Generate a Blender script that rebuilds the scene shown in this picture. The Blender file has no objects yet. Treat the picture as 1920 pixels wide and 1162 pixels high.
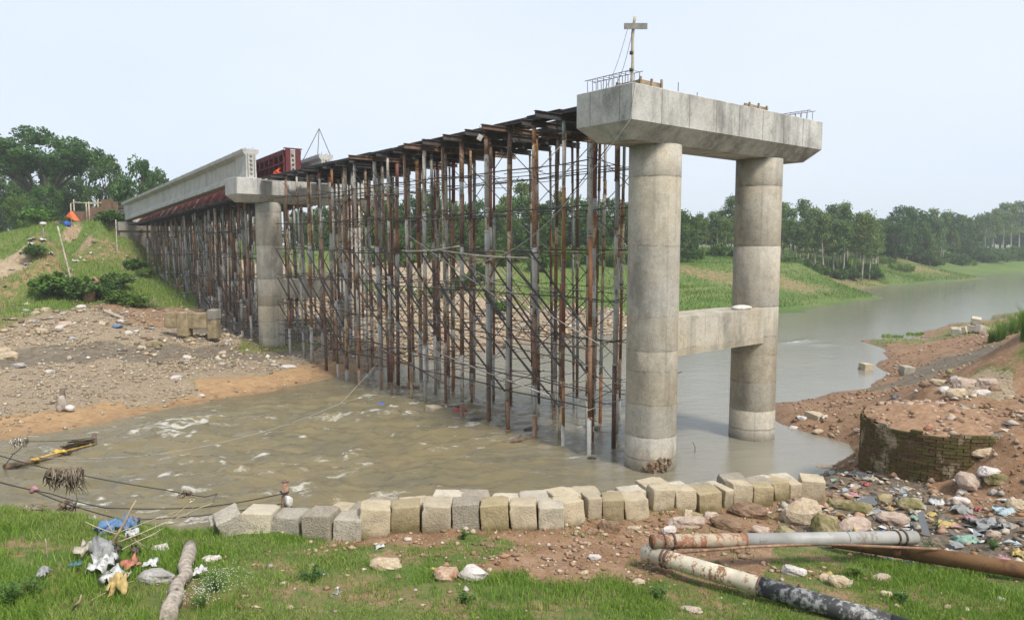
import bpy, bmesh, math, random
import numpy as np
from mathutils import Vector, Matrix, noise as mnoise
random.seed(7); RS = np.random.RandomState(11)
scene = bpy.context.scene
col = scene.collection
# ---------------------------------------------------------------- camera
F, PITCH, CAMZ = 1368.0, 0.089, 6.55
cam_d = bpy.data.cameras.new('camera'); cam = bpy.data.objects.new('camera', cam_d); col.objects.link(cam)
cam_d.sensor_width = 36; cam_d.lens = 36 * F / 1920; cam_d.clip_end = 9000; cam_d.clip_start = 0.1
cam.location = (0, 0, CAMZ); cam.rotation_euler = (math.pi / 2 - PITCH, 0, 0)
scene.camera = cam
# ---------------------------------------------------------------- sky, sun, exposure
SUN_EL, SUN_AZ = math.radians(52), math.radians(142)          # azimuth from +Y towards +X
world = bpy.data.worlds.new('World'); scene.world = world; world.use_nodes = True
wn = world.node_tree; wn.nodes.clear()
wo = wn.nodes.new('ShaderNodeOutputWorld'); bg = wn.nodes.new('ShaderNodeBackground')
sky = wn.nodes.new('ShaderNodeTexSky'); sky.sky_type = 'NISHITA'; sky.sun_disc = False
sky.sun_elevation = SUN_EL; sky.sun_rotation = SUN_AZ; sky.dust_density = 4; sky.air_density = 1.0; sky.ozone_density = 1.0
veil = wn.nodes.new('ShaderNodeMix'); veil.data_type = 'RGBA'; veil.inputs[0].default_value = 0.80
cloudn = wn.nodes.new('ShaderNodeTexNoise'); cloudn.inputs['Scale'].default_value = 1.6; cloudn.inputs['Detail'].default_value = 5
wtc = wn.nodes.new('ShaderNodeTexCoord'); wmp = wn.nodes.new('ShaderNodeMapping'); wmp.inputs['Scale'].default_value = (1, 1, 2.6)
wcr = wn.nodes.new('ShaderNodeValToRGB')
wcr.color_ramp.elements[0].position = .3; wcr.color_ramp.elements[0].color = (7.0, 7.9, 9.6, 1)
wcr.color_ramp.elements[1].position = .72; wcr.color_ramp.elements[1].color = (8.1, 8.75, 9.8, 1)
wn.links.new(wtc.outputs['Generated'], wmp.inputs[0]); wn.links.new(wmp.outputs[0], cloudn.inputs['Vector'])
wn.links.new(cloudn.outputs['Fac'], wcr.inputs[0])
wn.links.new(sky.outputs[0], veil.inputs[6]); wn.links.new(wcr.outputs[0], veil.inputs[7])
wn.links.new(veil.outputs[2], bg.inputs[0]); bg.inputs[1].default_value = 0.10
wn.links.new(bg.outputs[0], wo.inputs[0])
sun_d = bpy.data.lights.new('sun', 'SUN'); sun_d.energy = 3.6; sun_d.angle = math.radians(11); sun_d.color = (1, .955, .88)
sun = bpy.data.objects.new('sun', sun_d); col.objects.link(sun)
sdir = Vector((math.sin(SUN_AZ) * math.cos(SUN_EL), math.cos(SUN_AZ) * math.cos(SUN_EL), math.sin(SUN_EL)))
sun.rotation_euler = (-sdir).to_track_quat('-Z', 'Y').to_euler()
scene.view_settings.view_transform = 'Standard'; scene.view_settings.look = 'None'
scene.view_settings.exposure = 0.32; scene.view_settings.gamma = 1.0; scene.view_settings.use_curve_mapping = False
scene.render.engine = 'CYCLES'
scene.cycles.max_bounces = 6; scene.cycles.transparent_max_bounces = 6; scene.cycles.volume_bounces = 1
# ---------------------------------------------------------------- measuring helpers
_c, _s = math.cos(PITCH), math.sin(PITCH)
def _ray(px, py):
    u = (px - 960) / F; v = -(py - 581) / F
    return np.array([u, _c + v * _s, -_s + v * _c])
def U(px, py, z):                 # point of the place seen at this photo pixel, at height z
    d = _ray(px, py); k = (z - CAMZ) / d[2]; return d * k + np.array([0, 0, CAMZ])
def UY(px, py, Y):                # same, at distance Y
    d = _ray(px, py); return d * (Y / d[1]) + np.array([0, 0, CAMZ])
AZ = .687
A2 = np.array([math.cos(AZ), math.sin(AZ)]); B2 = np.array([-math.sin(AZ), math.cos(AZ)]); O2 = np.array([3.08, 19.116])
def W(s, t, z=0.0):               # bridge frame: s across the deck, t along it from the near pier
    q = O2 + A2 * s + B2 * t; return np.array([q[0], q[1], z])
# ---------------------------------------------------------------- numpy noise
def _hash(ix, iy, seed):
    h = (ix.astype(np.int64) * 374761393 + iy.astype(np.int64) * 668265263 + seed * 982451653) & 0x7fffffff
    h = ((h ^ (h >> 13)) * 1274126177) & 0x7fffffff
    h = h ^ (h >> 16)
    return (h & 0xffff) / 65535.0
def vnoise(x, y, seed=0):
    x = np.asarray(x, float); y = np.asarray(y, float)
    ix = np.floor(x); iy = np.floor(y); fx = x - ix; fy = y - iy
    fx = fx * fx * (3 - 2 * fx); fy = fy * fy * (3 - 2 * fy)
    a = _hash(ix, iy, seed); b = _hash(ix + 1, iy, seed); c = _hash(ix, iy + 1, seed); d = _hash(ix + 1, iy + 1, seed)
    return (a * (1 - fx) + b * fx) * (1 - fy) + (c * (1 - fx) + d * fx) * fy
def fbm(x, y, oct=4, seed=0):
    v = 0; a = .5; n = 0
    for i in range(oct):
        v = v + a * vnoise(x, y, seed + i * 17); n += a; x = x * 2.03 + 3.1; y = y * 2.03 + 1.7; a *= .5
    return v / n
# ---------------------------------------------------------------- mesh helpers
def mesh_np(name, V, Fc, mats=None, mi=None, smooth=False):
    me = bpy.data.meshes.new(name)
    V = np.ascontiguousarray(V, np.float32); Fc = np.ascontiguousarray(Fc, np.int32)
    n, k = Fc.shape
    me.vertices.add(len(V)); me.vertices.foreach_set('co', V.ravel())
    me.loops.add(n * k); me.loops.foreach_set('vertex_index', Fc.ravel())
    me.polygons.add(n); me.polygons.foreach_set('loop_start', np.arange(0, n * k, k, dtype=np.int32))
    if smooth: me.polygons.foreach_set('use_smooth', np.ones(n, bool))
    for m in (mats if isinstance(mats, (list, tuple)) else [mats] if mats else []): me.materials.append(m)
    if mi is not None: me.polygons.foreach_set('material_index', np.asarray(mi, np.int32))
    me.update(); me.validate()
    return me
def set_attr(me, name, data, kind='FLOAT'):
    a = me.attributes.new(name, kind, 'POINT')
    if kind == 'FLOAT': a.data.foreach_set('value', np.ascontiguousarray(data, np.float32))
    else: a.data.foreach_set('color', np.ascontiguousarray(data, np.float32).ravel())
ORG = {}
def link(name, me, parent=None, loc=None):
    o = bpy.data.objects.new(name, me); col.objects.link(o)
    if parent is not None: o.parent = parent
    if loc is not None: o.location = loc
    return o
def tag(o, label=None, cat=None, group=None, kind=None):
    if label: o['label'] = label
    if cat: o['category'] = cat
    if group: o['group'] = group
    if kind: o['kind'] = kind
    return o
def thing(name, label, cat, loc=(0, 0, 0), rz=0, group=None):
    o = bpy.data.objects.new(name, None); o.empty_display_size = .1; col.objects.link(o)
    o.location = [float(v) for v in loc]; o.rotation_euler = (0, 0, rz); ORG[o] = np.array(loc, float)
    return tag(o, label, cat, group)
def dup(root, loc, rz=0.0, sc=(1, 1, 1), label=None, group=None, rot=None):
    r = root.copy(); col.objects.link(r); r.location = [float(v) for v in loc]
    r.rotation_euler = rot if rot else (0, 0, rz); r.scale = sc if isinstance(sc, (tuple, list)) else (sc, sc, sc)
    if label: r['label'] = label
    if group: r['group'] = group
    for ch in root.children:
        c = ch.copy(); col.objects.link(c); c.parent = r
        for g in ch.children:
            d = g.copy(); col.objects.link(d); d.parent = c
    return r
class MB:
    """collects shapes in world coordinates; build() links them as ONE mesh object"""
    def __init__(s): s.V = []; s.F = []; s.M = []; s.S = []
    def add(s, V, Fs, m=0, smooth=False):
        b = len(s.V); s.V += [tuple(map(float, v)) for v in V]; s.F += [tuple(b + i for i in f) for f in Fs]
        s.M += [m] * len(Fs); s.S += [smooth] * len(Fs); return s
    def hexa(s, P, m=0):           # 8 points: bottom ring 0-3, top ring 4-7
        return s.add(P, [(3, 2, 1, 0), (4, 5, 6, 7), (0, 1, 5, 4), (1, 2, 6, 5), (2, 3, 7, 6), (3, 0, 4, 7)], m)
    def box(s, c, d, m=0, R=None, ax=None):   # centre, full size, optional axes
        c = np.array(c, float); e = np.eye(3) if ax is None else np.array(ax, float)
        if R is not None: e = (np.array(R.to_3x3()) @ np.eye(3)).T
        hx, hy, hz = e[0] * d[0] / 2, e[1] * d[1] / 2, e[2] * d[2] / 2
        P = [c - hx - hy - hz, c + hx - hy - hz, c + hx + hy - hz, c - hx + hy - hz, c - hx - hy + hz, c + hx - hy + hz, c + hx + hy + hz, c - hx + hy + hz]
        return s.hexa(P, m)
    def bar(s, p, q, w, h, m=0):   # rectangular bar from p to q
        p = np.array(p, float); q = np.array(q, float); d = q - p; L = np.linalg.norm(d); d /= L
        up = np.array([0, 0, 1.]) if abs(d[2]) < .95 else np.array([1., 0, 0])
        x = np.cross(d, up); x /= np.linalg.norm(x); y = np.cross(x, d)
        return s.box((p + q) / 2, (L, w, h), m, ax=(d, x, y))
    def tube(s, pts, rad, n=8, m=0, cap=True, smooth=True):
        pts = [np.array(p, float) for p in pts]; k = len(pts)
        if not hasattr(rad, '__len__'): rad = [rad] * k
        base = len(s.V); ref = None
        for i, p in enumerate(pts):
            d = pts[min(i + 1, k - 1)] - pts[max(i - 1, 0)]; d = d / (np.linalg.norm(d) + 1e-9)
            if ref is None: ref = np.array([0, 0, 1.]) if abs(d[2]) < .9 else np.array([1., 0, 0])
            x = np.cross(d, ref); x /= (np.linalg.norm(x) + 1e-9); y = np.cross(d, x)
            ref = np.cross(x, d) if abs(np.dot(ref, d)) > .95 else ref
            for j in range(n):
                a = 2 * math.pi * j / n; s.V.append(tuple(p + rad[i] * (math.cos(a) * x + math.sin(a) * y)))
        for i in range(k - 1):
            for j in range(n):
                a0 = base + i * n + j; a1 = base + i * n + (j + 1) % n
                s.F.append((a0, a1, a1 + n, a0 + n)); s.M.append(m); s.S.append(smooth)
        if cap:
            s.F.append(tuple(base + j for j in range(n))[::-1]); s.F.append(tuple(base + (k - 1) * n + j for j in range(n)))
            s.M += [m, m]; s.S += [False, False]
        return s
    def lathe(s, c, prof, n=24, m=0, smooth=True, capt=True):
        b = len(s.V); c = np.array(c, float)
        for r, z in prof:
            for j in range(n):
                a = 2 * math.pi * j / n; s.V.append((c[0] + r * math.cos(a), c[1] + r * math.sin(a), c[2] + z))
        for i in range(len(prof) - 1):
            for j in range(n):
                s.F.append((b + i * n + j, b + i * n + (j + 1) % n, b + (i + 1) * n + (j + 1) % n, b + (i + 1) * n + j)); s.M.append(m); s.S.append(smooth)
        if capt:
            s.F.append(tuple(b + (len(prof) - 1) * n + j for j in range(n))); s.F.append(tuple(b + j for j in range(n))[::-1]); s.M += [m, m]; s.S += [False, False]
        return s
    def mesh(s, name, mats, o=(0, 0, 0)):
        me = bpy.data.meshes.new(name)
        V = np.array(s.V) - np.array(o)
        me.from_pydata([tuple(v) for v in V], [], s.F)
        for m in (mats if isinstance(mats, (list, tuple)) else [mats]): me.materials.append(m)
        me.polygons.foreach_set('material_index', s.M); me.polygons.foreach_set('use_smooth', s.S); me.update()
        return me
    def build(s, name, mats, parent=None, origin=None):
        if parent is not None and parent in ORG:
            o = ORG[parent]; ob = link(name, s.mesh(name, mats, o), parent); ORG[ob] = o
        else:
            if origin is None:
                V = np.array(s.V); origin = np.array([V[:, 0].mean(), V[:, 1].mean(), V[:, 2].min()])
            ob = link(name, s.mesh(name, mats, origin), None, [float(v) for v in origin]); ORG[ob] = np.array(origin, float)
        return ob
# ---------------------------------------------------------------- materials
MATS = {}
class NT:
    def __init__(s, name):
        s.m = bpy.data.materials.new(name); s.m.use_nodes = True; s.t = s.m.node_tree; s.t.nodes.clear()
        s.out = s.t.nodes.new('ShaderNodeOutputMaterial')
        s.b = s.t.nodes.new('ShaderNodeBsdfPrincipled'); s.t.links.new(s.b.outputs[0], s.out.inputs[0]); MATS[name] = s.m
        s.tc = None
    def n(s, typ, **kw):
        x = s.t.nodes.new(typ)
        for k, v in kw.items(): setattr(x, k, v)
        return x
    def l(s, a, b): s.t.links.new(a, b)
    def coord(s, which='Object'):
        if s.tc is None: s.tc = s.n('ShaderNodeTexCoord')
        return s.tc.outputs[which]
    def geo(s): return s.n('ShaderNodeNewGeometry').outputs['Position']
    def noise(s, scale, detail=4, rough=.6, vec=None, stretch=None, dist=0):
        x = s.n('ShaderNodeTexNoise'); x.inputs['Scale'].default_value = scale; x.inputs['Detail'].default_value = detail
        x.inputs['Roughness'].default_value = rough; x.inputs['Distortion'].default_value = dist
        v = s.coord() if vec is None else vec
        if stretch:
            mp = s.n('ShaderNodeMapping'); mp.inputs['Scale'].default_value = stretch; s.l(v, mp.inputs[0]); v = mp.outputs[0]
        s.l(v, x.inputs['Vector']); return x.outputs['Fac']
    def ramp(s, f, stops):
        r = s.n('ShaderNodeValToRGB'); e = r.color_ramp.elements
        while len(e) < len(stops): e.new(.5)
        for i, (p, c) in enumerate(stops):
            e[i].position = p; c = (c, c, c) if not hasattr(c, '__len__') else c; e[i].color = (c[0], c[1], c[2], 1)
        s.l(f, r.inputs[0]); return r.outputs[0]
    def mix(s, f, a, b, typ='MIX'):
        x = s.n('ShaderNodeMix'); x.data_type = 'RGBA'; x.blend_type = typ
        for i, v in ((0, f), (6, a), (7, b)):
            sock = x.inputs[i]
            if hasattr(v, 'links'): s.l(v, sock)
            elif hasattr(v, '__len__'): sock.default_value = (v[0], v[1], v[2], 1)
            else: sock.default_value = v if i == 0 else (v, v, v, 1)
        return x.outputs[2]
    def math(s, op, a, b=None, clamp=False):
        x = s.n('ShaderNodeMath'); x.operation = op; x.use_clamp = clamp
        for i, v in enumerate((a, b)):
            if v is None: continue
            if hasattr(v, 'links'): s.l(v, x.inputs[i])
            else: x.inputs[i].default_value = v
        return x.outputs[0]
    def attr(s, name, out='Fac'):
        x = s.n('ShaderNodeAttribute'); x.attribute_name = name; return x.outputs[out]
    def rnd(s): return s.n('ShaderNodeObjectInfo').outputs['Random']
    def sepz(s, v, i=2):
        x = s.n('ShaderNodeSeparateXYZ'); s.l(v, x.inputs[0]); return x.outputs[i]
    def bump(s, h, strength=.4, dist=.02):
        x = s.n('ShaderNodeBump'); x.inputs['Strength'].default_value = strength; x.inputs['Distance'].default_value = dist
        s.l(h, x.inputs['Height']); s.l(x.outputs[0], s.b.inputs['Normal'])
    def done(s, c=None, rough=.85, spec=.25, metal=0):
        if c is not None:
            if hasattr(c, 'links'): s.l(c, s.b.inputs['Base Color'])
            else: s.b.inputs['Base Color'].default_value = (c[0], c[1], c[2], 1)
        if hasattr(rough, 'links'): s.l(rough, s.b.inputs['Roughness'])
        else: s.b.inputs['Roughness'].default_value = rough
        s.b.inputs['Specular IOR Level'].default_value = spec; s.b.inputs['Metallic'].default_value = metal
        return s.m
def simple(name, c, rough=.85, var=.25, scale=6, spec=.25, bump=0, rndv=.0):
    t = NT(name); f = t.noise(scale, 5, .65)
    a = [max(0, v * (1 - var)) for v in c]; b = [min(1, v * (1 + var)) for v in c]
    cc = t.ramp(f, [(.3, a), (.7, b)])
    if rndv:
        r = t.ramp(t.rnd(), [(0, 1 - rndv), (1, 1 + rndv)]); cc = t.mix(1.0, cc, r, 'MULTIPLY')
    if bump: t.bump(f, bump, .03)
    return t.done(cc, rough, spec)
def concrete_mat(name, light, tan, stain, warm=.5, band=0.0, wl=False, joints=None, scuff=True, vseam=False):
    t = NT(name); P = t.geo()
    streak = t.noise(1.3, 5, .6, P, (1.2, 1.2, .12)); blot = t.noise(.55, 5, .65, P); fine = t.noise(14, 4, .7, P); mid = t.noise(3.2, 5, .7, P)
    c = t.mix(t.ramp(blot, [(.35, 0), (.65, 1)]), light, tan)
    c = t.mix(t.math('MULTIPLY', t.ramp(streak, [(.50, 0), (.68, 1)]), .75), c, stain)
    c = t.mix(t.math('MULTIPLY', t.ramp(mid, [(.56, 0), (.72, 1)]), .35), c, [v * .75 for v in stain])
    c = t.mix(.6, c, t.ramp(fine, [(.3, .72), (.7, 1.15)]), 'MULTIPLY')
    c = t.mix(.8, c, t.ramp(t.noise(2.6, 6, .75, P), [(.32, .74), (.5, 1.0), (.7, 1.12)]), 'MULTIPLY')
    c = t.mix(t.math('MULTIPLY', t.ramp(t.noise(34, 2, .5, P), [(.64, 0), (.70, 1)]), .8), c, [v * .45 for v in stain])
    if scuff:
        sc = t.noise(.42, 3, .5, P, (1, 1, .55)); sk = t.noise(2.1, 4, .65, P, (1, 1, .5))
        f = t.math('MULTIPLY', t.ramp(sc, [(.50, 0), (.62, 1)]), t.ramp(sk, [(.42, 0), (.60, 1)]))
        c = t.mix(t.math('MULTIPLY', f, .5), c, [v * .42 for v in stain])
    if wl or joints:
        z = t.sepz(P); zw = t.math('ADD', z, t.math('MULTIPLY', t.noise(2.2, 4, .6, P), .16))
    if joints:          # each lift was cast on another day: its own shade, and a dirty line at each cold joint
        for k, (z0, z1, tint) in enumerate(joints):
            f = t.math('MULTIPLY', t.math('GREATER_THAN', zw, z0 + .08), t.math('LESS_THAN', zw, z1 + .08))
            c = t.mix(f, c, t.mix(1.0, c, tint, 'MULTIPLY'))
            d = t.math('ABSOLUTE', t.math('SUBTRACT', zw, z0 + .1))
            g = t.math('MULTIPLY', t.math('LESS_THAN', d, .022), t.ramp(t.noise(2.3, 4, .6, P), [(.42, .0), (.66, .55)]))
            c = t.mix(g, c, [v * .4 for v in stain])
    if vseam:
        f = t.ramp(t.noise(2.0, 3, .55, P, (3.4, 3.4, .05)), [(.62, 0), (.66, 1)]); c = t.mix(t.math('MULTIPLY', f, .22), c, [v * .6 for v in stain])
    if wl:
        c = t.mix(t.math('MULTIPLY', t.ramp(zw, [(.0, 1), (.40, 0)]), .75), c, (.11, .095, .06))
        c = t.mix(t.math('MULTIPLY', t.ramp(zw, [(.40, 0), (.46, 1)]), t.math('LESS_THAN', zw, .47)), c, (.20, .18, .14))
    t.bump(t.math('ADD', fine, mid), .35, .012)
    return t.done(c, .88, .2)
concrete_pier = concrete_mat('pier_concrete', (.47, .445, .39), (.44, .385, .295), (.26, .245, .21), wl=True, vseam=True,
    joints=[(8.45, 20, (.93, .94, .96)), (6.5, 8.45, (1.0, .98, .94)), (4.5, 6.5, (.97, .97, .97)), (3.5, 4.5, (1.0, .98, .93)), (2.9, 3.5, (.88, .84, .76)), (1.95, 2.9, (.95, .90, .80)), (1.0, 1.95, (1.0, .99, .96))])
concrete_cap = concrete_mat('cap_concrete', (.52, .51, .475), (.44, .42, .38), (.19, .185, .175))
concrete_girder = concrete_mat('girder_concrete', (.47, .46, .43), (.43, .41, .37), (.30, .29, .27), scuff=False)
concrete_old = concrete_mat('abutment_concrete', (.30, .285, .25), (.30, .25, .18), (.10, .095, .085))
seam = simple('formwork_seam', (.17, .165, .155), .9, .5, 9)
rebar_m = simple('rusty_rebar', (.10, .065, .05), .8, .4, 20)
dark_steel = simple('dark_steel', (.045, .04, .04), .6, .5, 5, .35)
def paint_rust(name, paint, rust, thr=.55, rough=.65, scale=5, sc2=14):
    t = NT(name); P = t.geo()
    a = t.noise(scale, 6, .72, P, (1, 1, .35)); b = t.noise(sc2, 4, .7, P)
    f = t.math('ADD', t.math('MULTIPLY', a, .7), t.math('MULTIPLY', b, .3))
    rc = t.ramp(b, [(.3, [v * .5 for v in rust]), (.7, [min(1, v * 1.35) for v in rust])])
    pc = t.ramp(t.noise(3.3, 4, .6, P), [(.3, [v * .72 for v in paint]), (.7, [min(1, v * 1.1) for v in paint])])
    c = t.mix(t.ramp(f, [(thr - .025, 0), (thr + .025, 1)]), pc, rc); t.bump(b, .35, .01)
    return t.done(c, rough, .3)
RUST = (.16, .075, .040); DRUST = (.07, .042, .032)
post_mats = [paint_rust('rust_brown', (.21, .125, .085), (.30, .18, .11), .5), paint_rust('rust_dark', (.135,.088,.066), (.25,.145,.085), .54),
             paint_rust('galvanised_grey', (.38, .375, .35), (.17, .12, .09), .60), paint_rust('old_white_paint', (.52, .49, .42), (.22, .12, .065), .52),
             paint_rust('red_oxide_paint', (.20, .07, .058), (.13, .08, .06), .55), paint_rust('cream_paint', (.52, .43, .28), (.26, .12, .05), .50),
             paint_rust('orange_rust', (.30, .14, .06), (.12, .06, .035), .55), paint_rust('faded_grey', (.42, .40, .355), (.15, .10, .075), .56),
             paint_rust('grey_green_paint', (.19, .24, .22), (.12, .075, .05), .58)]
red_form = paint_rust('red_formwork_steel', (.125, .022, .026), (.07, .03, .028), .56)
plate_m = paint_rust('deck_plate_steel', (.06, .055, .052), (.11, .065, .045), .55)
timber = simple('formwork_timber', (.28, .21, .14), .9, .45, 5, bump=.3)
timber_grey = simple('grey_timber', (.22, .21, .19), .9, .4, 6)
bamboo = simple('bamboo', (.38, .335, .25), .8, .45, 5)
bark = simple('bark', (.13, .10, .075), .95, .45, 7, bump=.6)
wire_m = simple('black_cable', (.035, .035, .037), .6, .3, 3)
rope_m = simple('pale_rope', (.45, .43, .40), .9, .3, 8)
# ================================================================ TERRAIN
CP = []            # x, y, z, type
def cp(px, py, z, ty): p = U(px, py, z); CP.append((p[0], p[1], z, ty))
def cw(x, y, z, ty): CP.append((x, y, z, ty))
# near bank: embankment the photographer stands on, grass shelf, block row crest
for x in (-40, -20, -10, -4, 0, 4, 10, 20, 40):
    cw(x, -8, 4.9, 'G'); cw(x, 1.5, 4.7, 'G'); cw(x, 5.6, 2.9 if abs(x) < 12 else 3.2, 'G')
for q in [(0,1162,2.62,'G'),(220,1162,2.6,'G'),(450,1162,2.5,'G'),(700,1162,2.45,'G'),(960,1162,2.4,'G'),(1200,1162,2.33,'G'),(1500,1162,2.25,'G'),(1700,1155,2.15,'G'),(1920,1162,2.1,'G'),
          (0,1060,2.5,'G'),(220,1080,2.45,'G'),(450,1080,2.35,'G'),(620,1060,2.25,'G'),(760,1070,2.28,'G'),(560,1040,2.28,'H'),(480,1100,2.4,'H'),(880,1140,2.38,'H'),(1400,1155,2.25,'H'),(1850,1130,2.05,'H'),(40,1030,2.45,'H'),(700,1040,2.24,'H'),(690,1110,2.36,'H'),(1040,1125,2.3,'H'),(330,1120,2.5,'H'),(120,1100,2.5,'H'),(1620,1140,2.15,'H'),(1740,1120,2.05,'H'),(760,1040,2.22,'H'),(960,1100,2.28,'G'),(960,1045,2.2,'D'),(900,1025,2.2,'H'),(1060,1060,2.2,'D'),(1130,1110,2.22,'G'),
          (1180,1060,2.1,'D'),(1180,1015,2.0,'D'),(1080,1010,2.1,'D'),(1300,1050,2.0,'D'),(1300,1000,1.85,'D'),(1420,1050,1.95,'D'),(1420,985,1.65,'D'),(1340,1110,2.15,'H'),(1450,1140,2.2,'G'),
          (1480,1060,1.95,'H'),(1560,1060,1.95,'H'),(1560,1010,1.65,'T'),(1540,970,1.4,'T'),(1660,1080,2.0,'G'),(1800,1100,1.95,'G'),(1920,1110,1.95,'G'),(1750,1050,1.6,'T'),(1870,1075,1.75,'H'),
          (1640,985,1.25,'T'),(1720,990,1.2,'T'),(1820,1000,1.3,'T'),(1910,1010,1.5,'T'),(1640,930,.95,'T'),(1720,935,.98,'T'),(1820,930,1.15,'D'),(1580,910,.8,'T'),(1900,940,1.5,'D'),
          (0,985,2.35,'G'),(150,1000,2.35,'G'),(300,1020,2.3,'G')]: cp(*q)
CREST = [(-260,955,2.3),(-100,958,2.25),(0,962,2.25),(75,966,2.25),(150,978,2.2),(230,995,2.15),(300,1000,2.15),(400,1000,2.2),(475,1004,2.25),(560,1008,2.22),(650,1014,2.2),(800,1001,2.2),(985,998,2.18),(1100,990,2.05),(1195,979,1.9),(1330,964,1.68),(1430,952,1.5),(1520,938,1.27)]
for i, (px, py, z) in enumerate(CREST):
    p = U(px, py, z); ty = 'G' if px < 640 else 'D'
    cw(p[0], p[1], z, ty)
    wd = 0.35 if px < 420 else 1.15
    cw(p[0] - .05, p[1] + wd, z - .12, 'D' if px > 420 else 'G')
    cw(p[0] - .2, p[1] + wd + .9, .1, 'M'); cw(p[0] - .4, p[1] + wd + 2.2, -.7, 'M')
# right bank peninsula, caisson fill and mound
for q in [(1548,896,.75,'T'),(1560,878,.2,'D'),(1605,852,0,'D'),(1590,833,0,'D'),(1517,811,0,'D'),(1452,788,0,'D'),(1452,754,0,'D'),(1564,735,0,'D'),(1621,728,0,'D'),(1656,709,0,'D'),(1668,700,0,'D'),(1664,673,0,'D'),(1656,662,0,'D'),(1612,639,0,'D'),(1660,630,.0,'D'),(1735,620,0,'D'),(1782,606,0,'D'),(1860,592,0,'H'),(1920,584,0,'H'),(2050,578,0,'H'),
          (1500,772,.35,'D'),(1580,765,.5,'D'),(1625,800,.6,'D'),(1625,850,.55,'D'),(1640,875,.8,'D'),(1640,745,.45,'D'),(1690,715,.6,'M'),(1740,690,.75,'M'),(1690,670,.45,'D'),(1760,655,.55,'D'),(1720,636,.35,'H'),(1800,632,.6,'D'),(1860,612,.7,'H'),(1920,602,.9,'H'),
          (1700,742,1.3,'D'),(1690,770,2.2,'D'),(1760,785,2.22,'D'),(1840,780,2.25,'D'),(1730,733,2.3,'D'),(1790,722,2.5,'R'),(1850,725,2.45,'R'),(1920,730,2.45,'D'),(1920,770,2.35,'D'),(1900,800,2.3,'D'),
          (1845,690,1.7,'D'),(1868,662,2.8,'D'),(1888,640,3.5,'D'),(1920,622,3.8,'D'),(1920,665,3.0,'D'),(1960,612,4.1,'H')]: cp(*q)
cw(12.8,17.4,2.45,'D'); cw(13.5,16.0,2.2,'D'); cw(11.35,16.1,2.2,'D'); cw(10.7,16.1,1.55,'D'); cw(10.15,16.2,1.0,'D'); cw(12.35,16.7,2.4,'D'); cw(12.4,15.7,2.1,'D'); cw(11.3,15.3,1.6,'D'); cw(10.4,15.2,1.05,'D'); cw(14.5,18.5,2.4,'D'); cw(10.75,18.1,2.22,'D'); cw(9.6,15.7,.9,'T')
for q in [(9.3,16.9,.85,'T'),(8.7,18.4,.7,'D'),(9.0,19.6,.6,'D'),(24,28,4.0,'H'),(30,35,3.6,'G'),(24,20,3.2,'D'),(40,30,4.2,'G'),(60,55,3.5,'G'),(45,58,1.6,'G'),(90,80,3,'G'),(70,76,1.0,'G'),(130,110,3,'G'),(120,130,.0,'G'),(220,180,3,'G')]: cw(*q)
# river bed
for q in [(-30,18),(-45,15),(-22,20),(-17,18.5),(-12,22),(-12,17),(-8,20),(-8,25),(-5,17),(-4,24),(-2,30),(0,19),(0,25),(1,33),(3,18),(4,24),(5,30),(4,40),(7,20.5),(8,34),(10,42),(13,48),(14,40),(18,55),(20,46),(24,58),(30,65),(36,72),(46,82),(60,98),(80,118),(105,140),(140,165),(200,200),(300,240),(-70,10)]:
    cw(q[0], q[1], -1.1, 'M')
cw(9.2,22.2,-.3,'M'); cw(8.2,23.5,-.6,'M'); cw(7.6,19.0,-.5,'M'); cw(28,48,-.4,'M'); cw(40,64,-.4,'M')
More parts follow.
